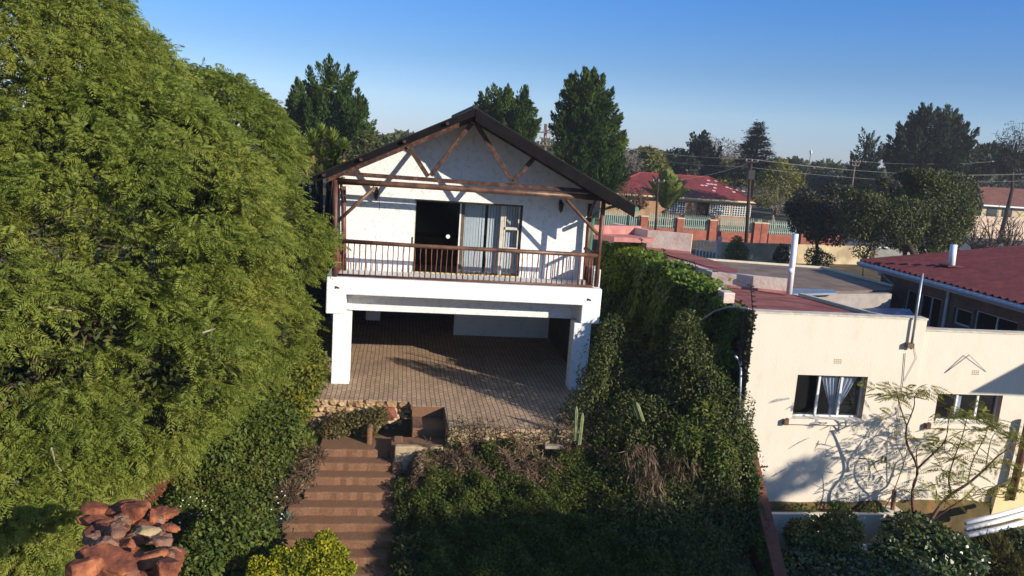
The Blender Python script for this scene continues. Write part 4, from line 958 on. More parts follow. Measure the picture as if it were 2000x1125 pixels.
shrub('dry_reddish_shrub', 'twiggy reddish brown shrub on the left edge of the steps', [E_(590,935,-3.4,34,34), E_(565,970,-3.8,34,34), E_(612,895,-2.9,26,26)], 3500, LEAF_DRY, .14, .016)
shrub('dry_wall_shrub', 'sprawling dry brown and green shrub growing out of the stone wall', [E_(690,828,-1.75,48,24), E_(735,812,-1.7,30,18), E_(655,842,-1.9,30,20)], 3800, leafmat('dry_wall_leaf', (.06,.05,.02), (.12,.10,.03), (.22,.16,.06), .2, 3), .07, .03)
# planter and yard shrubs on the right
shrub('leafy_bush', 'upright bush with white edged leaves in front of the planter', [E_(1610,1065,-5.0,50,48), E_(1640,1040,-5.0,36,40), E_(1580,1095,-5.2,40,36), E_(1560,1045,-4.9,26,26)], 7500, leafmat('mixed_leaf', (.035,.05,.012), (.09,.105,.02), (.24,.22,.07), .25, 2.5), .085, .055)
shrub('leafy_bush', 'large rounded dark green glossy bush below the saplings', [E_(1800,1060,-5.2,70,44), E_(1850,1085,-5.4,66,50), E_(1750,1085,-5.4,52,40), E_(1790,1120,-5.8,90,44), E_(1690,1115,-5.6,60,36)], 19000, LEAF_DARK, .10, .07)
shrub('leafy_bush', 'low dark bush at the bottom edge beside the brick boundary wall', [E_(1560,1115,-5.6,60,36), E_(1630,1125,-5.8,70,36)], 6000, LEAF_DARK, .09, .055)
shrub('leafy_bush', 'small green bush at the far right edge by the pipes', [E_(1990,1068,-5.5,26,32)], 1200, LEAF_DARK, .1, .06)
t = thing('dry_grass_tuft', 'drooping tuft of long dry green grass at the lower right', 'grass', (11.2,-5.4,gh(11.2,-5.4)))
Pg, Ng = ell_points([E_(1940,1085,-5.3,50,38), E_(1975,1110,-5.5,50,36)], 2200, .5, .1, 2)
needles('blades', Pg, unit(Ng*.4+np.array([-.35,-.2,.5])+rng.normal(size=Pg.shape)*.25), .32, .014, leafmat('straw_green', (.08,.08,.025), (.16,.15,.05), (.26,.22,.09), .2, 2), t, 4, .35)
t = thing('planter_weeds', 'sprigs of weeds growing in the planter soil by the cream wall', 'plant', tuple(at('y',-3.95,1640,995)))
foliage('leaves', [E_(1640,990,-3.95,26,10), E_(1480,992,-3.95,14,6), E_(1560,994,-3.95,40,5), E_(1700,996,-3.95,30,5)], 900, .06, .03, LEAF_IVY, t)

# ---- bare limbed feathery saplings in front of the cream wall
SAPB = mat('smooth_brown_bark', srgb(74,50,38), srgb(112,80,62), 6, .7)
LEAF_SAP = leafmat('yellowing_feather', (.10,.12,.012), (.18,.18,.02), (.30,.24,.04), .35, 1.5)
def sapling(name, label, y, paths, ends, base, group):
    t = thing(name, label, 'tree', tuple(at('y', y, *base)), group)
    mb = MB()
    for pth, r0, r1 in paths:
        n_ = len(pth); pts = [at('y', y+.12*math.sin(i*1.3+r0*100), *p) for i, p in enumerate(pth)]
        # densify with a smooth curve
        q = []
        for i in range(n_-1):
            for s_ in range(4):
                u = s_/4; p0 = pts[max(i-1,0)]; p1 = pts[i]; p2 = pts[i+1]; p3 = pts[min(i+2,n_-1)]
                q.append(.5*((2*p1)+(-p0+p2)*u+(2*p0-5*p1+4*p2-p3)*u*u+(-p0+3*p1-3*p2+p3)*u**3))
        q.append(pts[-1]); mb.tube(q, [r0+(r1-r0)*i/(len(q)-1) for i in range(len(q))], 7)
    mb.build('trunk', SAPB, t, smooth=True)
    Pb = []; Dd = []
    for (px, py, k_, spread) in ends:
        for _ in range(int(k_*1.15)):
            a = at('y', y+random.uniform(-.25,.25), px+random.uniform(-spread,spread), py+random.uniform(-spread*.6,spread*.6)); Pb.append(a)
            Dd.append((random.uniform(-1,1), random.uniform(-.7,.4), random.uniform(-.15,.35)))
    Pb = np.array(Pb); Dd = np.array(Dd); n_ = len(Pb)
    fronds('fronds', Pb, Dd, .30+.26*rng.random(n_), LEAF_SAP, t, k=13, wd=.27, droop=.35, pw=.022)
    return t
sapling('feathery_sapling', 'slim sapling with one bare trunk forking below the first window of the cream wall', -4.75,
  [([(1785,1020),(1782,960),(1792,915),(1771,865),(1771,830)], .040,.020), ([(1771,832),(1760,800),(1752,770),(1750,758)], .018,.006), ([(1771,832),(1785,795),(1787,775),(1800,762)], .016,.006),
   ([(1792,915),(1818,890),(1845,862),(1852,825),(1850,800)], .024,.008), ([(1792,915),(1790,880),(1800,862)], .014,.006), ([(1750,860),(1758,812),(1757,790)], .006,.004),
   ([(1728,992),(1745,960),(1765,905),(1772,878)], .012,.006), ([(1782,990),(1760,960),(1720,930),(1700,895)], .008,.004)],
  [(1750,768,12,22),(1795,765,14,24),(1730,765,8,18),(1850,800,10,20),(1805,860,8,20),(1770,845,4,16),(1715,905,5,14),(1740,820,4,14)], (1785,1020), 'feathery saplings before the cream wall')
sapling('feathery_sapling', 'wide spreading sapling with low forked limbs before the right window', -4.9,
  [([(1818,1015),(1835,990),(1858,965),(1890,945),(1925,915),(1950,890),(1990,865)], .045,.012), ([(1858,965),(1853,935),(1862,900),(1880,850),(1890,810)], .022,.007),
   ([(1820,1015),(1850,995),(1880,975),(1905,950)], .026,.014), ([(1884,975),(1915,965),(1960,972),(1985,965)], .012,.006), ([(1890,945),(1900,900),(1925,850),(1930,820)], .014,.006),
   ([(1925,915),(1930,885),(1940,850),(1965,830)], .012,.005), ([(1862,900),(1845,880),(1850,850)], .008,.004), ([(1905,960),(1935,950),(1985,955)],.01,.004)],
  [(1890,810,20,28),(1930,830,18,26),(1965,850,12,22),(1985,865,8,18),(1850,855,10,22),(1870,905,18,28),(1835,880,10,20),(1850,935,12,26),(1830,960,12,26),(1945,900,12,24),(1960,960,14,24),(1915,870,10,22),(1900,960,8,22),(1990,930,6,16)], (1818,1015), 'feathery saplings before the cream wall')

def boulder(r_, seed, mt0, k=.74):
    rr = np.random.default_rng(seed); n1, n2 = 26, 16
    pl = unit(rr.normal(size=(15,3))); off = .42+.34*rr.random(15); vs = []
    for j in range(n2+1):
        for i in range(n1):
            t = math.pi*j/n2; p = 2*math.pi*i/n1; d = np.array([math.sin(t)*math.cos(p), math.sin(t)*math.sin(p), math.cos(t)])
            q = pl@d; s = min([1.0]+[o_/qq for o_, qq in zip(off, q) if qq > .05]); s *= 1+.035*math.sin(9*d[0]+seed)*math.sin(8*d[2])
            vs.append(d*s*np.array(r_)*k)
    fs = [(j*n1+i, j*n1+(i+1)%n1, (j+1)*n1+(i+1)%n1, (j+1)*n1+i) for j in range(n2) for i in range(n1)]
    return MB().add(vs, fs).build('rock', mt0, None)
rs_ = MB(); nn_ = 18
gx_ = np.linspace(-8.2,-5.4,nn_); gy_ = np.linspace(-6.4,-3.2,nn_)
rs_.add([(x, y, gh(x,y)+.02+.05*math.sin(x*9+y*5)*math.sin(y*11)) for y in gy_ for x in gx_], [(j*nn_+i, j*nn_+i+1, (j+1)*nn_+i+1, (j+1)*nn_+i) for j in range(nn_-1) for i in range(nn_-1)])
tag(rs_.build('red_earth', mat('red_earth_bank', srgb(66,36,26), srgb(132,78,52), 5, .95, 1, 9, c3=srgb(98,54,38), detail=12), None, smooth=True), None, None, kind='structure')
bank('shaded_side_growth', 'dark growth filling the shaded strip between the balcony house and the ivy wall', (3.55,5.95), (-3.1,8.5), 42000, LEAF_DIM, .10, .06, 1.1, maskf=lambda x, y: np.minimum(np.minimum((x-3.5)/.3, 1.6), (y+3.2)/.3), lumps=2.2)
# ---- rocks, soil mound, aloe on the lower left
ORR = mat('orange_sandstone', srgb(70,40,30), srgb(170,106,68), 3.2, .9, 1, 9, c3=srgb(118,66,46), detail=12)
PIR = mat('pinkish_stone', srgb(84,58,46), srgb(140,104,84), 4.5, .85, .7, 8)
rks = [((262,998),34,(.40,.3,.26),ORR,'tilted bright orange sandstone slab, topmost of the rockery'),((300,1010),12,(.13,.12,.22),ORR,'small upright orange rock right of the topmost slab'),
 ((225,1038),24,(.26,.22,.2),PIR,'pinkish grey rock below the rosette plant'),((285,1040),20,(.30,.18,.12),mat('buff_stone',srgb(128,108,78),srgb(172,150,114),4,.9,.6,10),'flat buff rock right of the rosette plant'),
 ((205,1065),26,(.30,.25,.25),PIR,'rounded pink rock at the left of the rockery'),((245,1070),20,(.28,.22,.16),ORR,'orange rock in the middle of the rockery'),
 ((215,1105),60,(.62,.4,.34),ORR,'large reddish boulder at the bottom of the rockery'),((275,1105),40,(.42,.35,.30),ORR,'reddish boulder at the lower right of the rockery'),
 ((320,1058),24,(.26,.22,.16),PIR,'dull pink rock half hidden at the right of the rockery'),((160,1118),30,(.4,.3,.26),ORR,'reddish rock at the lower left corner of the rockery'),((325,1110),30,(.35,.3,.24),ORR,'shaded reddish rock under the dark shrub')]
rb_ = MB()
for i in range(46):
    c_ = (0,0,0); px, py = random.uniform(165,345), random.uniform(990,1125); y = -4.9-.012*(py-1000)
    for _ in range(6):
        c_ = at('y', y, px, py); y += (c_[2]-gh(c_[0],c_[1]))*-.35
    rock(rb_, at('y', y, px, py)-[0,0,.03], (random.uniform(.04,.13),random.uniform(.04,.12),random.uniform(.03,.08)), 700+i)
tag(rb_.build('rock_rubble', PIR, None), 'broken red rubble and soil scattered between the rockery stones', 'rubble', kind='stuff')
rb2 = MB()
for i in range(34):
    px, py = random.uniform(160,350), random.uniform(985,1130); y = -4.9-.012*(py-1000)
    for _ in range(6):
        c_ = at('y', y, px, py); y += (c_[2]-gh(c_[0],c_[1]))*-.35
    s_ = random.uniform(.07,.19); rr = np.random.default_rng(i); pl = unit(rr.normal(size=(9,3))); o9 = .45+.4*rr.random(9); c9 = at('y', y, px, py)-[0,0,.05]; vs = []
    for j in range(9):
        for k9 in range(14):
            t = math.pi*j/8; p = 2*math.pi*k9/14; dd = np.array([math.sin(t)*math.cos(p), math.sin(t)*math.sin(p), math.cos(t)]); q = pl@dd
            vs.append(c9+dd*min([1.0]+[o_/qq for o_, qq in zip(o9, q) if qq > .05])*np.array([s_*1.5,s_*1.1,s_*.6]))
    rb2.add(vs, [(j*14+k9, j*14+(k9+1)%14, (j+1)*14+(k9+1)%14, (j+1)*14+k9) for j in range(8) for k9 in range(14)])
tag(rb2.build('broken_rock', ORR, None), 'angular broken orange brown rock filling the slope of the rockery', 'broken rock', kind='stuff')
for i, ((px, py), pr, r_, mt0, lb) in enumerate(rks):
    y = -4.9-.012*(py-1000)
    for _ in range(6):
        c_ = at('y', y, px, py); y += (c_[2]-gh(c_[0],c_[1])+.03)*-.35
    c_ = at('y', y, px, py); o = boulder(r_, 40+i, mt0); o.location = tuple(c_); ORG[o.name] = c_
    o.rotation_euler = (random.uniform(-.3,.3), random.uniform(-.3,.3), random.uniform(0,3)); tag(o, lb, 'rock', 'rocks of the lower left rockery')
def ongr(px, py, y0=-4.5):
    dr_ = _F+_R2*(px-1000)/CF-_U2*(py-562.5)/CF
    for t_ in np.arange(8, 40, .02):
        c_ = CPOS+dr_*t_
        if c_[2] < gh(c_[0], c_[1]): return c_
    return at('y', y0, px, py)
P_ = np.array([ongr(random.uniform(165,350), random.uniform(985,1120))+np.array([random.uniform(-.04,.04),0,.05]) for _ in range(70)])
t = thing('rockery_sprigs', 'small green sprigs growing between the broken rocks', 'plant', tuple(P_[0])); needles('leaves', np.repeat(P_,3,0)+rng.normal(size=(210,3))*.04, unit(np.array([0,-.3,1.])+rng.normal(size=(210,3))*.5), .13, .03, LEAF_SHRUB, t, 6, .9)
c_ = ongr(264, 955); t = thing('root_mound', 'mound of bare reddish brown roots and soil above the rockery', 'soil mound', tuple(c_))
mb = MB(); rock(mb, c_, (.34,.3,.26), 77); mb.build('soil', mat('red_brown_soil', srgb(84,48,34), srgb(118,74,52), 5, .95, 1, 14), t)
Pg, Ng = ell_points([(c_, np.array([.36,.32,.28]))], 900, .1, .1, 3); needles('roots', Pg, unit(np.array([.1,-.4,-.8])+rng.normal(size=Pg.shape)*.4), .22, .014, LEAF_DRY, t, 3, .5)
def rosette(name, label, c_, n, L, W, mt, up=.5, cat='plant', group=None, trunk=None, droop=.35, parent=None):
    t = parent or thing(name, label, cat, tuple(c_ if trunk is None else trunk), group)
    V = []
    for i in range(n):
        an = 2.4*i; el = up*(1-i/n*.9)+random.uniform(-.1,.1); d = np.array([math.cos(an)*math.cos(el*1.5), math.sin(an)*math.cos(el*1.5), math.sin(el*1.5)])
        s_ = np.cross(d, [0,0,1.]); s_ /= np.linalg.norm(s_)+1e-6; l_ = L*random.uniform(.8,1.1); m_ = 4
        for k in range(m_):
            t0, t1 = k/m_, (k+1)/m_; w0, w1 = W*(1-t0)**.6, W*(1-t1)**.6 if k < m_-1 else 0.002
            p0 = c_+d*l_*t0+np.array([0,0,-droop*l_*t0*t0]); p1 = c_+d*l_*t1+np.array([0,0,-droop*l_*t1*t1])
            V += [p0-s_*w0/2, p0+s_*w0/2, p1+s_*w1/2, p1-s_*w1/2]
    npmesh('leaves', np.array(V), 4, mt, t, rnd=np.repeat(rng.random(n), 4)); return t
c_ = ongr(240, 1020)+np.array([0,-.1,.22]); rosette('rosette_plant', 'green strap leaved rosette plant growing among the orange rocks', c_, 26, .42, .05, LEAF_SHRUB, .7)
c_ = ongr(562, 1030)+np.array([0,-.05,.1]); rosette('grey_green_tuft', 'grey green strappy tuft at the left edge of the lower steps', c_, 60, .45, .03, leafmat('grey_green_strap', (.07,.09,.06), (.13,.16,.11), (.22,.24,.16), .1, 3), 1.0)
c_ = ongr(555, 1050); mb = MB(); rock(mb, (0,0,0), (.3,.14,.12), 12); o = mb.build('kerb_stone', MATS['buff_stone'], None); o.location = tuple(c_); tag(o, 'buff edging stone beside the lowest visible step', 'rock')
c_ = at('y',-3.2,1083,872); t = tag(MB().box((c_[0]-.22,c_[1]-.05,c_[2]-.04),(c_[0]+.2,c_[1]+.08,c_[2]+.03)).build('white_slab', MATS['pale_bark'], None), 'short pale slab lying on the bank at the paving front right', 'slab')

# ---- out of frame: panel added to cast the wedge shadow on the cream wall
NB = thing('added_blocker', 'timber shelter added out of view to shade the top right of the cream wall', 'blocker', (17,-9,-5.5))
sv = np.array(sunv); T_ = [at('y', FY, 1896, 767)+sv*7.5, at('y', FY, 1950, 738)+sv*7.5, at('y', FY, 2080, 668)+sv*7.5, at('y', FY, 2080, 776)+sv*7.5]
MB().prism([tuple(p) for p in T_], (.0,.16,0)).build('wedge_panel', GREYW, NB)  # outline is the wanted shadow wedge carried back along the sun
MB().tube([T_[3]+[1.2,.1,.3], (T_[3][0]+1.2, T_[3][1]+.1, -6.2)], .06, 8).build('post', GREYW, NB)  # post added along with the unseen panel
# ---- out of frame: trees added to shade the lower bank and cream wall
for i, (x, y, z, r) in enumerate(((13.2,-18.2,.8,2.2),(16.1,-18.3,.9,2.3),(11.2,-17.8,-1.2,1.7),(18.4,-18.2,1.2,2.0),(21.5,-18.2,3.5,.5))):
    t = thing('added_caster_tree', ['unseen tree added to shade the lower bank, second from the left','unseen tree added to shade the lower bank, third from the left','lowest unseen tree added to shade the lower bank, leftmost','unseen tree added to shade the lower bank, fourth from the left','small unseen tree added to shade the foot of the cream wall, rightmost'][i], 'tree', (x,y,-7))
    foliage('crown', [((x,y,z),(r,r,r)),((x+.6,y+.5,z+.4),(r*.7,r*.7,r*.6)),((x,y,z),(r*.6,r*.6,r*.6))], int(200+2600*r*r), .2, .12, LEAF_BROWN, t, lump=.2); limb((x,y,-7.5),(x,y,z),.2,.1,DARKBARK,t,'trunk')

# ================================================================= background: neighbours, fence, poles, trees
GZ = -2.80
def tree(name, label, y, ells, n, mt, L=.3, W=.15, style='leaf', trunk=None, group=None, bark=DARKBARK, base=None, jit=1.0, shell=.5, cat='tree', tufts=70, th=(.35,.6), nl=8, lump=.22):
    """ells in photo pixels (px,py,rx,rz) at depth y"""
    el = [E_(px, py, y+dy, rx, rz_) for (px, py, rx, rz_, *r_) in ells for dy in [(r_[0] if r_ else 0)]]
    c0 = el[0][0]; bx = float(at('y', y, *base)[0]) if base else float(c0[0]); b0 = np.array([bx, y, GZ])
    t = thing(name, label, cat, tuple(b0), group)
    if style == 'leaf': foliage('crown', el, n, L, W, mt, t, shell=shell, lump=lump, lumpf=1.1, jit=jit)
    elif style == 'pine':
        C_, N_ = ell_points(el, tufts, .35, .12, .8); k_ = n//len(C_); idx = np.repeat(np.arange(len(C_)), k_)
        ax = unit(N_*.55+np.array([0,0,.9])+rng.normal(size=N_.shape)*.15)
        u = rng.random(len(idx))*2-.6; rad = th[0]*np.sqrt(np.clip(1-(u/1.4), .02, 1))
        P_ = C_[idx]+ax[idx]*(u*th[1])[:,None]+rand_dirs(len(idx))*(rad*rng.random(len(idx))**.4)[:,None]
        D_ = unit(P_-C_[idx]+ax[idx]*.8+rng.normal(size=P_.shape)*.3); r_ = rng.random(len(C_))[idx]*.6+.4*rng.random(len(idx))
        npmesh('crown', leaf_quads(P_, D_, unit(np.cross(D_, rand_dirs(len(idx)))), L, W*1.5), 4, mt, t, rnd=r_)
        foliage('inner_crown', [(c, r*.70) for c, r in el], n//5, L*1.1, L*.5, mt, t, shell=.6, lump=.15, jit=1.2)
    elif style == 'bare':
        mb = MB()
        for c, r in el:
            for k in range(nl*3):
                a = np.array(c)-[0,0,r[2]*.95]; tip = np.array(c)+rand_dirs(1)[0]*np.array(r)*[1,1,1]; tip[2] = max(tip[2], a[2]+.2)
                pts = [a]; m_ = 5
                for j in range(1, m_+1): pts.append(a+(tip-a)*(j/m_)+rng.normal(size=3)*.06*r[0]+np.array([0,0,.10*r[2]*math.sin(j/m_*3)]))
                mb.tube(pts, [.05-.007*j for j in range(m_+1)], 4, cap=False)
                for s_ in range(4):
                    q = pts[random.randint(2,m_)]; d_ = rand_dirs(1)[0]*np.array(r)*.35; d_[2] = abs(d_[2]); mb.tube([q, q+d_*.5+rng.normal(size=3)*.05, q+d_], [.022,.016,.01], 3, cap=False)
        mb.build('branches', bark, t)
        if n: foliage('crown', el, n, L, W, mt, t, shell=.7, lump=.25, lumpf=1.1, jit=1.2)
    tr = trunk or .22
    top = el[0][0]
    limb(b0-[0,0,.3], top, tr, tr*.4, bark, t, 'trunk', .15)
    if style != 'bare':
        for k in range(min(nl, 6)):
            c, r = el[k % len(el)]; limb(np.array(top)*.5+b0*.5, np.array(c)+rand_dirs(1)[0]*np.array(r)*.75, tr*.4, .03, bark, t, 'limb', .2)
    return t
# hedge and shaded growth left of the house
hd = thing('shaded_hedge', 'tall dark hedge in the gap between the feathery tree and the balcony house', 'hedge', (-5.6,5,-2.8))
foliage('leaves', [((-5.4,4.2,-1.3),(1.5,2.2,2.1)),((-5.8,7.0,-.6),(1.6,2.0,2.4)),((-4.6,2.6,-2.3),(.8,1.0,.7))], 16000, .16, .08, LEAF_CYP, hd, shell=.3, lump=.2)
for k in range(4): limb((-5.6,5,-2.9), (-5.4+.4*k,4.2+.6*k,-.9), .06,.03, DARKBARK, hd, 'stem')
# yucca clump
yu = thing('yucca_clump', 'clump of spiky yuccas with yellow green rosettes behind the left eave', 'plant', tuple(at('y',8,635,400)*[1,1,0]+[0,0,GZ]))
YL = leafmat('yucca_blade', (.07,.11,.015), (.15,.20,.03), (.30,.32,.06), .15, 2); YD = mat('dead_yucca_leaf', srgb(140,104,60), srgb(196,160,104), 6, .9)
for (px, py, r_) in ((612,285,.62),(648,282,.62),(628,268,.5),(600,305,.55),(655,312,.6),(628,312,.55),(642,335,.5),(672,292,.45),(598,338,.5),(622,345,.55),(660,338,.5),(588,318,.45)):
    c_ = at('y', 8+random.uniform(-.4,.4), px, py)
    MB().tube([yu.location+Vector((random.uniform(-.2,.2),0,-.2)), tuple(c_-[0,0,.9]), tuple(c_)], [.09,.07,.05], 7).build('stem', DARKBARK, yu, smooth=True)
    rosette('x', '', c_, 90, r_*1.25, .085, YL, 1.0, parent=yu, droop=.25)
    V = []
    for i in range(26):
        an = random.random()*6.28; d = np.array([math.cos(an)*.25, math.sin(an)*.25, -1]); p0 = c_-[0,0,.12]; s_ = np.array([-math.sin(an), math.cos(an), 0])*.02; l_ = random.uniform(.3,.55)
        V += [p0-s_, p0+s_, p0+d*l_+s_*.3, p0+d*l_-s_*.3]
    npmesh('dead_leaves', np.array(V), 4, YD, yu)
# pines
tree('pine_tree', 'bushy pine with a pointed leader rising behind the left slope of the roof', 38, [(648,185,30,42),(605,215,40,36,-1),(680,225,34,30),(640,250,66,50,-1),(585,235,28,30),(648,150,10,18),(690,250,26,40,-2),(620,290,60,50),(610,180,12,20),(700,228,14,16)], 30000, LEAF_PINE, .28, .06, 'pine', .35, tufts=170, th=(.42,.75), group=None)
tree('pine_tree', 'rounded pine crown just right of the roof ridge', 44, [(985,225,40,40),(960,235,22,40),(1020,250,24,32),(1000,282,42,38),(975,205,14,18),(1010,205,22,20),(1035,248,8,14)], 18000, LEAF_PINE, .30, .065, 'pine', .35, tufts=110, th=(.4,.7))
tree('pine_tree', 'tallest pine, tapering above the right roof slope beside the transformer pole', 36, [(1145,205,40,42,),(1143,180,28,22),(1145,260,38,50),(1102,250,18,22),(1105,300,22,20),(1180,280,32,40),(1150,320,48,46),(1205,290,14,20),(1120,215,20,24),(1165,352,46,34),(1180,245,20,26)], 34000, LEAF_PINE, .28, .06, 'pine', .4, tufts=190, th=(.40,.66))
tree('dark_shrubby_tree', 'dull green bushy tree between the left pine and the roof slope', 30, [(715,275,24,24),(690,300,40,26),(735,285,12,16),(665,320,36,30)], 5000, LEAF_OLIVE, .22, .10, trunk=.15)
tree('low_tree', 'small hazy tree just above the left roof slope', 90, [(765,275,22,8),(790,272,14,6),(745,285,16,10)], 1400, LEAF_OLIVE, .5, .3, trunk=.2)
tree('bare_tree', 'leafless grey tree right of the tallest pine', 60, [(1222,312,16,24),(1240,320,14,20)], 500, LEAF_GREY, .3,.1, 'bare', .12, bark=mat('grey_twig_bark', srgb(110,98,86), srgb(140,126,112), 5), nl=10)
tree('hazel_shrub_tree', 'brownish low tree behind the left end of the red tiled roof', 68, [(1215,350,30,22),(1190,345,20,16),(1240,345,18,14)], 2200, LEAF_BROWN, .4, .22, trunk=.2)
tree('yellowish_tree', 'yellow green drooping tree above the red tiled roof, left part', 72, [(1272,315,24,24),(1268,298,18,12),(1290,335,16,22)], 2800, LEAF_YEL, .42, .16, trunk=.25)
tree('broad_tree', 'dark green low tree between the yellowish tree and the grey bare trees', 80, [(1320,318,26,26),(1350,320,22,24),(1300,325,18,20)], 2800, LEAF_OLIVE, .45, .22, trunk=.25)
tree('spiky_tree', 'bluish dark tree left of the tall bare crown', 78, [(1368,310,18,34),(1362,288,10,14),(1385,325,18,26)], 2500, LEAF_CYP, .4, .16, 'pine', .25, tufts=50, th=(.5,.9))
tree('bare_tree', 'wide leafless grey crown behind the red tiled roof', 84, [(1400,300,40,30),(1425,310,30,30),(1385,290,20,22)], 1600, LEAF_GREY, .35,.12, 'bare', .2, bark=MATS['grey_twig_bark'], nl=12)
tree('olive_tree', 'olive brown tree under the tiered cedar', 82, [(1430,335,26,28),(1460,340,22,26),(1410,340,20,24)], 2600, LEAF_YEL, .4, .2, trunk=.25)
# tiered cedar
ced = thing('cedar_tree', 'dark tiered cedar with flat drooping boughs rising over the red tiled roof', 'tree', tuple(at('y',74,1463,400)*[1,1,0]+[0,0,GZ]))
cx0 = ced.location.x; V = []; mb = MB(); ztop = at('y',74,1468,240)[2]; zb = at('y',74,1463,345)[2]
for k in range(19):
    t_ = k/18; z = ztop-(ztop-zb)*t_-.2+random.uniform(-.15,.15); rr_ = .45+2.5*t_**.85
    for j in range(11):
        an = random.random()*6.28; l_ = rr_*random.uniform(.55,1.15); d = np.array([math.cos(an), math.sin(an), .12]); a = np.array([cx0,74,z]); mb.tube([a, a+d*l_], [.07,.02], 4)
        m_ = int(42*l_); u = rng.random(m_)**.6*l_; P_ = a+d*u[:,None]+rng.normal(size=(m_,3))*np.array([.22,.22,.13])-np.array([0,0,.16])*(u[:,None]/l_)**2*l_
        D_ = unit(d+rng.normal(size=(m_,3))*[.5,.5,.12]); V.append(leaf_quads(P_, D_, unit(np.array([0,0,1.])+rng.normal(size=(m_,3))*.3), .42, .16))
npmesh('crown', np.concatenate(V), 4, LEAF_CYP, ced); mb.build('limb', DARKBARK, ced); MB().tube([(cx0,74,GZ),(cx0,74,zb),(cx0+.25,74,ztop)], [.35,.28,.05], 8).build('trunk', DARKBARK, ced)
def palm(name, label, y, c, base, n, L, mt, rt=.16, up=.9, wd=.5, steep=.85):
    c_ = at('y', y, *c); b_ = at('y', y, *base); b_[2] = GZ; t = thing(name, label, 'palm', tuple(b_))
    MB().tube([b_, (b_+c_)/2+[.05,0,0], c_], [rt*1.2,rt,rt*.9], 8).build('trunk', TRUNK, t, smooth=True)
    for i in range(n):
        an = 2.4*i; el = up*(1-steep*i/n)*1.35; d = np.array([math.cos(an)*math.cos(el), math.sin(an)*math.cos(el), math.sin(el)]); S = unit(np.cross(d, [0,0,1.001])); m_ = 22; tt = np.linspace(.08,1,m_)
        l_ = L*random.uniform(.85,1.1); sp_ = c_+d*l_*tt[:,None]+np.array([0,0,-1])*(.38*l_*tt**2*(1.2-el*.5))[:,None]
        V = []
        for sg in (1,-1):
            a = unit(S*sg*.8+d*.55+np.array([0,0,.12])+rng.normal(size=(m_,3))*.05); ll = wd*L*.42*np.sin(np.pi*(.12+.80*tt)); V.append(leaf_quads(sp_, a, unit(np.cross(a, d)), ll, L*.045))
        V.append(np.stack([sp_[:-1], sp_[:-1]+S*.03, sp_[1:]+S*.03, sp_[1:]], 1).reshape(-1,3))
        npmesh('frond', np.concatenate(V), 4, mt, t, rnd=None)
    return t
PALM_G = leafmat('date_palm_green', (.045,.07,.014), (.10,.14,.022), (.22,.24,.05), .15, .8)
palm('date_palm', 'short trunked date palm with tall arching fronds in front of the red roofed house', 43, (1300,412), (1300,440), 38, 3.7, PALM_G, .3, 1.15, steep=.5)
palm('palm_tree', 'tall feather palm among the trees right of the cedar', 88, (1547,322), (1545,380), 18, 1.9, LEAF_OLIVE)
palm('palm_tree', 'distant palm silhouetted left of the dark cypress', 105, (1630,335), (1632,380), 20, 2.5, LEAF_OLIVE)
tree('loose_tree', 'loose olive tree with pale upright stems right of the brick house', 50, [(1520,350,36,38),(1500,375,26,34),(1545,370,24,34),(1525,325,16,18)], 4200, LEAF_YEL, .26, .10, trunk=.12, nl=10, bark=MATS['grey_twig_bark'])
tree('bare_tree', 'bare pale stemmed tree beside the right end of the brick fence', 44, [(1515,385,24,36)], 300, LEAF_YEL, .2,.08, 'bare', .1, bark=MATS['grey_twig_bark'], nl=6)
tree('broad_tree', 'dense green tree behind the brown crown near the street corner', 70, [(1570,380,30,26),(1545,365,20,20),(1600,362,26,22)], 3600, LEAF_OLIVE, .34, .18, trunk=.25)
tree('reddish_tree', 'brownish red foliaged tree beyond the street corner', 66, [(1612,365,36,22),(1640,368,24,18)], 3000, LEAF_BROWN, .32, .15, trunk=.25)
tree('cypress_tree', 'dark pointed cypress with a dead grey top behind the big shade tree', 62, [(1690,320,16,38),(1684,345,22,40),(1706,325,9,30),(1693,285,7,24),(1670,350,12,30)], 6500, LEAF_CYP, .26, .07, 'pine', .3, tufts=130, th=(.3,.7))
tree('large_pine', 'massive dark pine on the skyline at the right', 62, [(1815,280,46,44),(1780,300,32,40),(1855,285,32,34),(1800,245,16,20),(1840,250,18,20),(1880,278,14,14),(1800,320,60,34),(1750,318,14,22),(1860,318,34,28)], 26000, LEAF_CYP, .38, .09, 'pine', .5, tufts=190, th=(.6,1.0))
tree('spreading_pine', 'flat topped dark pine between the massive pine and the right edge', 66, [(1915,315,46,24),(1950,320,40,26),(1895,335,34,20),(1985,330,30,26),(1920,295,26,10)], 8500, LEAF_BROWN, .34, .13, 'pine', .35, tufts=120, th=(.6,.5))
tree('bare_tree', 'dark twiggy crown cut by the right edge above the brown roofed house', 52, [(1985,280,36,40),(1970,310,30,30),(2020,300,40,50)], 2600, LEAF_BROWN, .22,.08, 'bare', .25, nl=14)
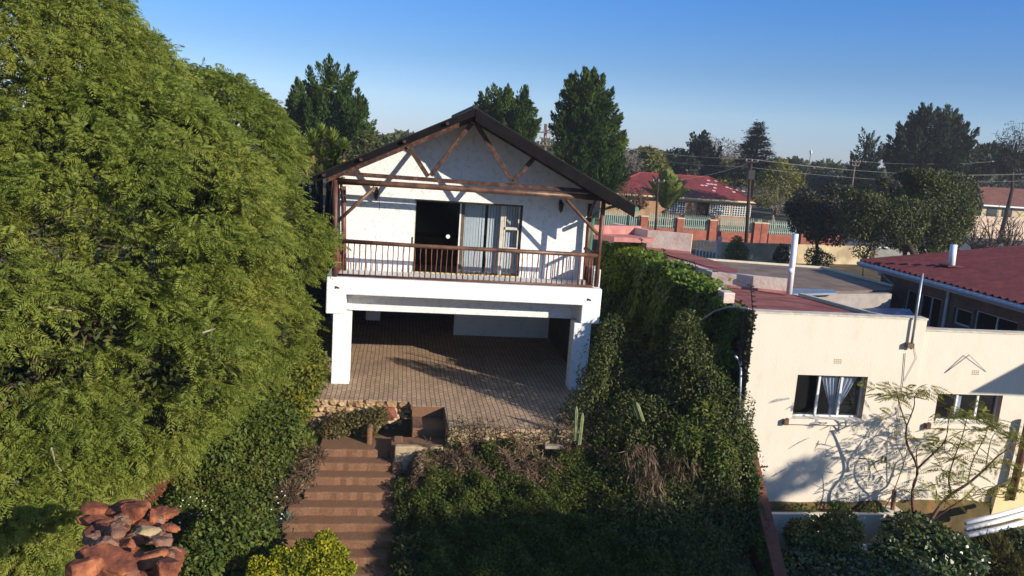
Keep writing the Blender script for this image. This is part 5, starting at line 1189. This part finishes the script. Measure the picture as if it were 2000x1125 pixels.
# big near trees on the right
tree('shade_tree', 'brownish dense crowned tree with a leaning trunk behind the plaster wall', 26.5, [(1600,410,44,46),(1620,385,34,34),(1575,395,30,34),(1630,430,30,36),(1560,430,18,24),(1545,405,14,18),(1650,395,14,26),(1590,455,22,16),(1640,462,16,14)], 14000, LEAF_BROWN, .17, .08, trunk=.14, base=(1602,520), shell=.7, lump=.42)
tree('shade_tree', 'largest dark green tree near the maroon roof, its trunk leaning left', 21, [(1745,410,70,60),(1700,400,50,56),(1800,390,60,56),(1850,400,40,60),(1790,345,60,24),(1840,440,46,46),(1680,430,40,36),(1820,470,36,30),(1660,375,18,18),(1875,430,14,24),(1725,355,24,14),(1765,470,26,16),(1860,470,18,22),(1840,345,22,14),(1700,455,20,14)], 42000, LEAF_DIM, .15, .075, trunk=.17, base=(1795,560), shell=.6, lump=.40)
MB_ = MB().tube([at('y',20.5,1797,520), at('y',20.5,1775,478), at('y',20.5,1735,448), at('y',20.5,1705,415)], [.17,.15,.12,.09], 8)
tr_o = [o for o in bpy.data.objects if o.name.startswith('shade_tree')][-1]; MB_.build('limb', DARKBARK, tr_o, smooth=True)
tree('thin_tree', 'thin leaning tree with sparse yellow leaves in front of the plaster wall', 25, [(1690,490,30,20),(1700,470,26,18)], 700, LEAF_YEL, .14, .07, trunk=.06, base=(1686,512))
MB().tube([at('y',24.9,1685,515), at('y',24.9,1702,478), at('y',24.9,1712,440)], [.07,.06,.04], 6).build('limb', TRUNK, [o for o in bpy.data.objects if o.name.startswith('thin_tree')][-1], smooth=True)
tree('conifer_bush', 'small pyramidal green conifer in front of the plaster wall, left one', 26.6, [(1439,495,20,20),(1439,478,11,16)], 2600, LEAF_SHRUB, .14, .06, trunk=.06, cat='bush')
tree('conifer_bush', 'small dark conifer bush in front of the plaster wall, right one', 26.6, [(1526,503,17,14),(1527,490,10,12)], 1500, LEAF_CYP, .14, .06, trunk=.06, cat='bush')
tree('wall_creeper_bush', 'straggly bush against the plaster wall under the brown crowned tree', 26.8, [(1592,500,16,18),(1610,505,20,12)], 1200, LEAF_DIM, .14, .07, trunk=.05, cat='bush')
tree('bare_tree', 'bare branched shrubby tree before the far cream house at the right edge', 33, [(1940,450,46,44),(1975,455,36,40),(1905,460,30,34)], 500, LEAF_GREY, .14,.05, 'bare', .10, bark=mat('dark_twigs', srgb(56,42,36), srgb(88,70,58), 5), nl=9)
tree('red_twig_tree', 'bare reddish twiggy tree in front of the brick house, left of the palm', 50, [(1225,385,28,26),(1250,390,22,22)], 900, LEAF_BROWN, .2,.08, 'bare', .12, bark=mat('reddish_twigs', srgb(98,66,52), srgb(130,92,72), 5), nl=10)
wood = []
for i in range(150):
    px = 560+1560*i/150+random.uniform(-8,8); y = random.uniform(120,190); hz = 269+(px-788)*.0705
    wood.append(E_(px, hz+random.uniform(2,12), y, random.uniform(14,26), random.uniform(7,14)))
def far_row(name, label, ells, n, mt, L):
    o = foliage(name, ells, n, L, L*.6, mt, None, shell=.5, lump=.2, jit=1.1); return tag(o, label, 'woodland', kind='stuff')
far_row('distant_woodland', 'low band of far trees along the horizon', wood, 42000, LEAF_OLIVE, 1.0)
mid = []
for i in range(60):
    px = 1180+860*i/60+random.uniform(-8,8); y = random.uniform(76,100); hz = 269+(px-788)*.0705
    mid.append(E_(px, hz+random.uniform(18,40), y, random.uniform(16,28), random.uniform(12,22)))
far_row('garden_thicket', 'mass of garden shrubs filling the ground behind the brick house', mid, 26000, LEAF_BROWN, .6)
lm = []
for i in range(26):
    px = 540+260*i/26; y = random.uniform(50,80); lm.append(E_(px, 295+random.uniform(0,25), y, 22, 20))
far_row('garden_thicket', 'mass of shrubs on the ground behind the balcony house roof', lm, 12000, LEAF_OLIVE, .5)

# ---- red tiled house beyond the street fence
RH = thing('red_tiled_house', 'low brick bungalow with a red hipped tile roof and white grilled windows beyond the fence', 'house', (25,57,GZ))
yE = 55; zE = -.28
eL = at('y',yE,1166,384); eR = at('y',yE,1480,393); rA = at('y',yE+4.2,1250,337); rB = at('y',yE+4.2,1386,347); zr = float((rA[2]+rB[2])/2)
xa, xb = float(eL[0]), float(eR[0]); TILE = brickmat('red_roof_tile', srgb(112,36,40), srgb(134,50,50), srgb(86,26,30), .33, .30, .02, axis='xy', dirt=(.7,.65,.65))
q = [(xa,yE,zE),(xb,yE,zE),(xb,yE+8.6,zE),(xa,yE+8.6,zE),(float(rA[0]),yE+4.2,zr),(float(rB[0]),yE+4.2,zr)]
MB().add(q, [(0,1,5,4),(1,2,5),(2,3,4,5),(3,0,4)]).add([(a,b_,c-.12) for a,b_,c in q[:4]], [(3,2,1,0)]).build('roof', TILE, RH)
hp = MB()
for a, c in ((4,5),(0,4),(1,5),(3,4),(2,5)): hp.tube([q[a], q[c]], .10, 6)
hp.build('ridge_tiles', mat('ridge_red', srgb(120,48,48), srgb(140,60,58), 4), RH)
MB().box((xa+.1,yE-.02,zE-.16),(xb-.1,yE+.06,zE-.01)).build('gutter', mat('cream_board', srgb(196,182,140), srgb(210,198,158), 4), RH)
TB = brickmat('tan_face_brick', srgb(170,128,90), srgb(186,142,102), srgb(160,140,114), .24, .085, .01, axis='wall')
wx0, wx1 = xa+.8, xb-.6; yW = yE+.8
def xat(px, y=yW): return float(at('y', y, px, 400)[0])
wn = [(1303,1338),(1388,1426),(1431,1467),(1206,1232)]; holes = [(xat(a),xat(c),-1.85,-.75) for a, c in wn]+[(xat(1361),xat(1386),GZ,-.72)]
mb = MB(); wall_holes(mb, wx0, wx1, GZ, -.62, yW, .25, holes); mb.build('wall', TB, RH)
MB().box((wx0,yW-.02,-.62),(wx1,yW+.25,zE-.13)).build('lintel_band', mat('cream_board',(0,0,0)), RH)
MB().box((wx1,yW+.0,GZ),(wx1+.2,yE+7.6,zE-.13)).build('wall', TB, RH); MB().box((wx0-.2,yW,GZ),(wx0,yE+7.6,zE-.13)).build('wall', TB, RH)
MB().box((wx0+.1,yW+1.3,GZ),(wx1-.1,yW+1.35,zE-.14)).build('inner_wall', DARKIN, RH)
for h in holes:
    if h[2] == GZ:
        MB().box((h[0]+.1,yW+.3,GZ),(h[1]-.1,yW+.35,-.7)).build('door', mat('dark_door', srgb(50,40,36), None), RH); continue
    G_ = MB().box((h[0],yW+.14,h[2]),(h[1],yW+.15,h[3])).build('window', mat('dark_far_glass', srgb(60,66,70), None, rough=.1, spec=.6), RH); mb = MB(); nb_ = max(3, int((h[1]-h[0])/.24))
    for i in range(nb_+1): xx = h[0]+(h[1]-h[0])*i/nb_; mb.box((xx-.03,yW-.04,h[2]),(xx+.03,yW-.01,h[3]))
    for i in range(6): zz = h[2]+(h[3]-h[2])*i/5; mb.box((h[0],yW-.075,zz-.02),(h[1],yW-.041,zz+.02))
    mb.build('grille', METALW, G_)
n = 13; mb = MB()
for px, py in ((1383,362),(1390,362),(1397,363),(1371,367),(1379,367),(1396,372),(1420,368),(1428,371),(1438,374),(1433,380),(1452,376),(1394,380),(1384,352),(1399,352)):
    yy = yE+1.2+(384-py)*.07; p = at('y', yy, px, py); tt = (yy-yE)/4.2; zz = zE+(zr-zE)*tt+.02
    mb.add([(p[0]-.16,yy-.1,zz-.04*.52+.01),(p[0]+.16,yy-.1,zz-.04*.52+.01),(p[0]+.16,yy+.16,zz+.10),(p[0]-.16,yy+.16,zz+.10)], [(0,1,2,3)])
mb.build('pale_tiles', mat('pale_pink_tile', srgb(196,150,144), srgb(214,176,168), 5), RH)

# ---- brick street wall with palisade panels
BFW = thing('brick_street_wall', 'long low red brick street wall with taller piers and a steel gate', 'wall', (24,40,GZ))
BR2 = brickmat('bright_red_brick', srgb(158,74,54), srgb(178,92,68), srgb(150,124,104), .24, .085, .010, axis='wall')
yB = 40
def xb_(px): return float(at('y', yB, px, 450)[0])
piers = [1256,1327,1391,1492,1571]; tops = -1.18; low = -1.98
segs = [(1262,1478),(1503,1625)]
for a, c in segs: MB().box((xb_(a),yB,GZ),(xb_(c),yB+.23,low)).build('wall', BR2, BFW)
for px in piers+[1478]:
    x = xb_(px); MB().box((x-.27,yB-.15,GZ),(x+.27,yB+.38,tops)).build('pier', BR2, BFW); MB().box((x-.31,yB-.19,tops),(x+.31,yB+.42,tops+.08)).build('pier_cap', mat('pale_cap', srgb(190,170,140), srgb(206,188,160), 5), BFW)
MB().box((xb_(1503)+.1,yB-.01,GZ+.2),(xb_(1550),yB-.005,low-.3)).build('plaque', mat('grey_plaque', srgb(130,130,130), None), BFW) if False else None
PGm = mat('pale_green_steel', srgb(128,150,136), srgb(160,176,162), 5, .5)
plx = [(1180,1246),(1268,1318),(1336,1383),(1401,1470),(1480,1486),(1501,1563)]
lbl = ['pale green palisade gate section nearest the balcony house','palisade panel between the first and second brick piers','palisade panel between the second and third brick piers','palisade panel left of the thick dark pole','narrow steel gate between the paired brick piers','dark palisade panel at the right end of the brick wall']
for (a, c), lb in zip(plx, lbl):
    x0, x1 = xb_(a), xb_(c); z0 = low+.02 if a not in (1180,1480) else GZ+.15; t = thing('palisade_panel', lb, 'fence', ((x0+x1)/2,yB,z0), 'palisade panels on the brick street wall'); mb = MB(); k = max(2,int((x1-x0)/.16))
    for i in range(k+1):
        x = x0+(x1-x0)*i/k; mb.add([(x-.03,yB+.1,z0),(x+.03,yB+.1,z0),(x+.03,yB+.1,tops+.12),(x,yB+.1,tops+.38),(x-.03,yB+.1,tops+.12),(x-.03,yB+.12,z0),(x+.03,yB+.12,z0),(x+.03,yB+.12,tops+.12),(x,yB+.12,tops+.38),(x-.03,yB+.12,tops+.12)], [(0,1,2,3,4),(9,8,7,6,5),(0,4,9,5),(1,6,7,2),(2,7,8,3),(3,8,9,4)])
    mb.build('pales', PGm, t); MB().box((x0,yB+.125,z0+.12),(x1,yB+.16,z0+.18)).build('rail', PGm, t); MB().box((x0,yB+.125,tops-.05),(x1,yB+.16,tops+.01)).build('rail', PGm, t)
    if a in (1180,):
        MB().box((x0,yB+.17,z0+.2),(x1,yB+.19,tops-.06)).build('sheet', mat('dull_glass_green', srgb(100,118,112), srgb(128,140,130), 2), t)
GB = thing('brick_garden_wall', 'lower brick wall continuing right of the last pier under the trees', 'wall', (34,41,GZ)); MB().box((xb_(1575),yB+.6,GZ),(xb_(1660),yB+.85,-1.75)).build('wall', BR2, GB)
# ---- plaster wall, gate, low wall in front of it
pz = -1.55; PW = thing('plaster_wall', 'weathered plaster boundary wall dappled with tree shade behind the flat roofs', 'wall', (22,28,GZ))
a_, c_ = at('y',28,1408,490), at('y',29,1722,495)
MB().bar((a_[0],28,(pz+GZ)/2),(c_[0],30.5,(pz+GZ)/2),.2,pz-GZ).build('wall', mat('stained_cream_plaster', srgb(150,132,104), srgb(206,186,148), .8, .9, .3, 10, detail=9), PW)
gt = thing('white_gate', 'white steel pedestrian gate at the left end of the plaster wall', 'gate', tuple(at('y',27.6,1380,495)))
x0, x1 = float(at('y',27.6,1360,490)[0]), float(at('y',27.6,1399,490)[0]); mb = MB()
for i in range(7): x = x0+(x1-x0)*i/6; mb.box((x-.02,27.6,GZ),(x+.02,27.64,-1.45))
for z in (-2.6,-2.1,-1.5): mb.box((x0,27.645,z),(x1,27.68,z+.05))
mb.build('bars', METALW, gt); MB().box((x1+.05,27.5,GZ),(x1+.25,27.75,-1.2)).build('gate_post', PINK, gt)
lw = at('z',-2.2,1640,487); lw2 = at('z',-2.2,1930,497)
t = thing('white_topped_wall', 'low street wall with a bright white coping beyond the shade trees', 'wall', (float(lw[0]),float(lw[1]),GZ))
wa, wc = at('y',30.5,1718,478), at('y',30.5,1900,487)
MB().bar((wa[0],31,-2.2),(wc[0],31,-2.2),.2,1.1).build('wall', mat('dull_wall_paint', srgb(120,118,112), srgb(146,142,134), 2), t); MB().bar((wa[0],31,-1.62),(wc[0],31,-1.62),.3,.06).build('coping', METALW, t)
# ---- poles and wires
def pole(label, y, top, base, r, arms, mt=DARKBARK, nm='utility_pole'):
    b_ = at('y', y, *base); a_ = at('y', y, *top); b_[0] = a_[0]+(b_[0]-a_[0]); b_[2] = GZ-.2; t = thing(nm, label, 'utility pole', tuple(b_)); MB().tube([b_, a_], [r,r*.8], 8).build('shaft', mt, t, smooth=True)
    for (dz, w_, k) in arms:
        c_ = a_-np.array([0,0,dz]); MB().box((c_[0]-w_,c_[1]-.06-r,c_[2]-.05),(c_[0]+w_,c_[1]-r,c_[2]+.05)).build('crossarm', mt, t); mb = MB()
        for i in range(k): x = c_[0]-w_*.9+1.8*w_*i/(k-1); mb.tube([(x,c_[1]-r-.03,c_[2]+.05),(x,c_[1]-r-.03,c_[2]+.2)], .05, 6)
        mb.build('insulator', STEEL, t)
    return t, a_
_, pA = pole('transformer pole with stacked crossarms seen past the right roof slope', 46, (1066,242), (1060,430), .16, [(.7,.55,4),(1.15,.45,3),(1.7,.5,4)], mat('pole_brown', srgb(88,70,60), srgb(118,98,84), 5))
pAo = bpy.data.objects['utility_pole']; MB().tube([pA-[0,.1,2.9],pA-[.55,.1,2.0],pA-[.75,.1,1.75]], .05, 6).build('lamp_arm', STEEL, pAo); rk = MB(); rock(rk, pA-np.array([.85,.1,1.65]), (.24,.2,.18), 3); rk.build('lamp_head', BLACK, pAo)
_, pB = pole('thick dark utility pole in front of the red tiled house', 38.5, (1467,312), (1457,478), .145, [(.15,.5,3)], DARKBARK)
MB().box((pB[0]-.28,38.0,pB[2]-1.45),(pB[0]+.22,38.3,pB[2]-.75)).build('equipment_box', BLACK, bpy.data.objects['utility_pole.001'])
_, pC = pole('slim dark pole standing left of the date palm', 38.5, (1286,346), (1279,470), .09, [(.35,.45,3)], DARKBARK)
_, pD = pole('distant utility pole in front of the dark cypress', 60, (1671,314), (1667,345), .10, [(.1,.5,3),(.5,.4,3)], MATS['pole_brown'])
ht = at('y',150,1584,297); hb_ = ht.copy(); hb_[2] = GZ
t = thing('high_mast_light', 'slender high mast with a bright white lamp ring on the horizon', 'lamp post', tuple(hb_)); MB().tube([hb_, ht], .12, 6).build('mast', STEEL, t); rk = MB(); rock(rk, ht, (.36,.36,.5), 2); rk.build('lamp_head', METALW, t)
WIRE = mat('pale_wire', srgb(150,146,136), None, rough=.5)
def wire(a, b_, sag, r=.012):
    a = np.array(a); b_ = np.array(b_); return [a+(b_-a)*i/14-np.array([0,0,4*sag*(i/14)*(1-i/14)]) for i in range(15)]
pE = at('y', 50, 2080, 333)
wires = MB()
for off, dz in ((-.4,-.6),(.4,-.6),(-.3,-1.2)):
    wires.tube(wire(pA+[off,0,dz], pB+[off,0,.05+.0*dz+(dz+.6)], .5), .008, 4); wires.tube(wire(pB+[off,0,.05+(dz+.6)], pE+[off,off*3,-.1+(dz+.6)], .7), .008, 4)
wires.tube(wire(pC+[0,0,-.3], pB+[0,0,-.2], .3), .006, 4); wires.tube(wire(pD, pE+[4,10,1.2], .5), .012, 4)
tag(wires.build('overhead_wires', WIRE, None), 'thin pale overhead wires crossing from the roof ridge to the right edge', 'wires')
# ---- far house at the right edge
FH = thing('brown_roofed_house', 'cream house with a brown tiled hip roof far off at the right edge', 'house', tuple(at('z',GZ,1960,478)))
yF = float(at('z',GZ,1950,470)[1])+4
def fp(px, py, dy=0): return at('y', yF+dy, px, py)
A0, A1 = fp(1921,399), fp(2060,408); R0, R1 = fp(1909,364,3.5), fp(2060,372,3.5); L0 = fp(1868,402,8)
BT = brickmat('brown_roof_tile', srgb(118,72,62), srgb(136,86,74), srgb(84,52,46), .4, .32, .02, axis='xy')
MB().add([tuple(A0),tuple(A1),tuple(R1),tuple(R0),tuple(L0)], [(0,1,2,3),(4,0,3)]).build('roof', BT, FH)
MB().bar(A0-[0,0,.1], A1-[0,0,.1], .1,.16).build('gutter', METALW, FH)
CF2 = mat('far_cream_wall', srgb(178,158,124), srgb(200,182,148), 2)
MB().box((A0[0]+.4,yF+.6,GZ),(A1[0],yF+.8,A0[2]-.1)).build('wall', CF2, FH)
for px in (1945,1975): p = fp(px,412); MB().box((p[0]-.6,yF+.54,p[2]-.7),(p[0]+.6,yF+.59,p[2]+.45)).build('window', mat('dark_far_glass',(0,0,0)), FH)
t = thing('rendered_yard_wall', 'pale ribbed boundary wall in front of the far brown roofed house', 'wall', tuple(fp(1950,470,-3)))
b0_ = at('y',yF-3,1890,420); b1_ = at('y',yF-3,2070,425)
mb = MB().bar((b0_[0],yF-3,(b0_[2]+GZ)/2),(b1_[0],yF-3,(b0_[2]+GZ)/2),.2,b0_[2]-GZ)
mb.build('wall', mat('ribbed_wall_paint', srgb(186,158,132), srgb(212,188,164), 5, stretch=(8,1,.5)), t)

# ================================================================= air
hz_ = MB().box((-60,-30,-9.5),(150,210,16)).build('haze', None, None)
hm = bpy.data.materials.new('thin_haze'); hm.use_nodes = True; n_ = hm.node_tree; n_.nodes.clear(); ou = n_.nodes.new('ShaderNodeOutputMaterial'); pv_ = n_.nodes.new('ShaderNodeVolumePrincipled')
pv_.inputs['Color'].default_value = (.90,.91,.97,1); pv_.inputs['Density'].default_value = .0005; pv_.inputs['Anisotropy'].default_value = .2; n_.links.new(pv_.outputs[0], ou.inputs['Volume'])
hz_.data.materials.append(hm); hz_['kind'] = 'stuff'; hz_['label'] = 'thin pale haze over the neighbourhood'
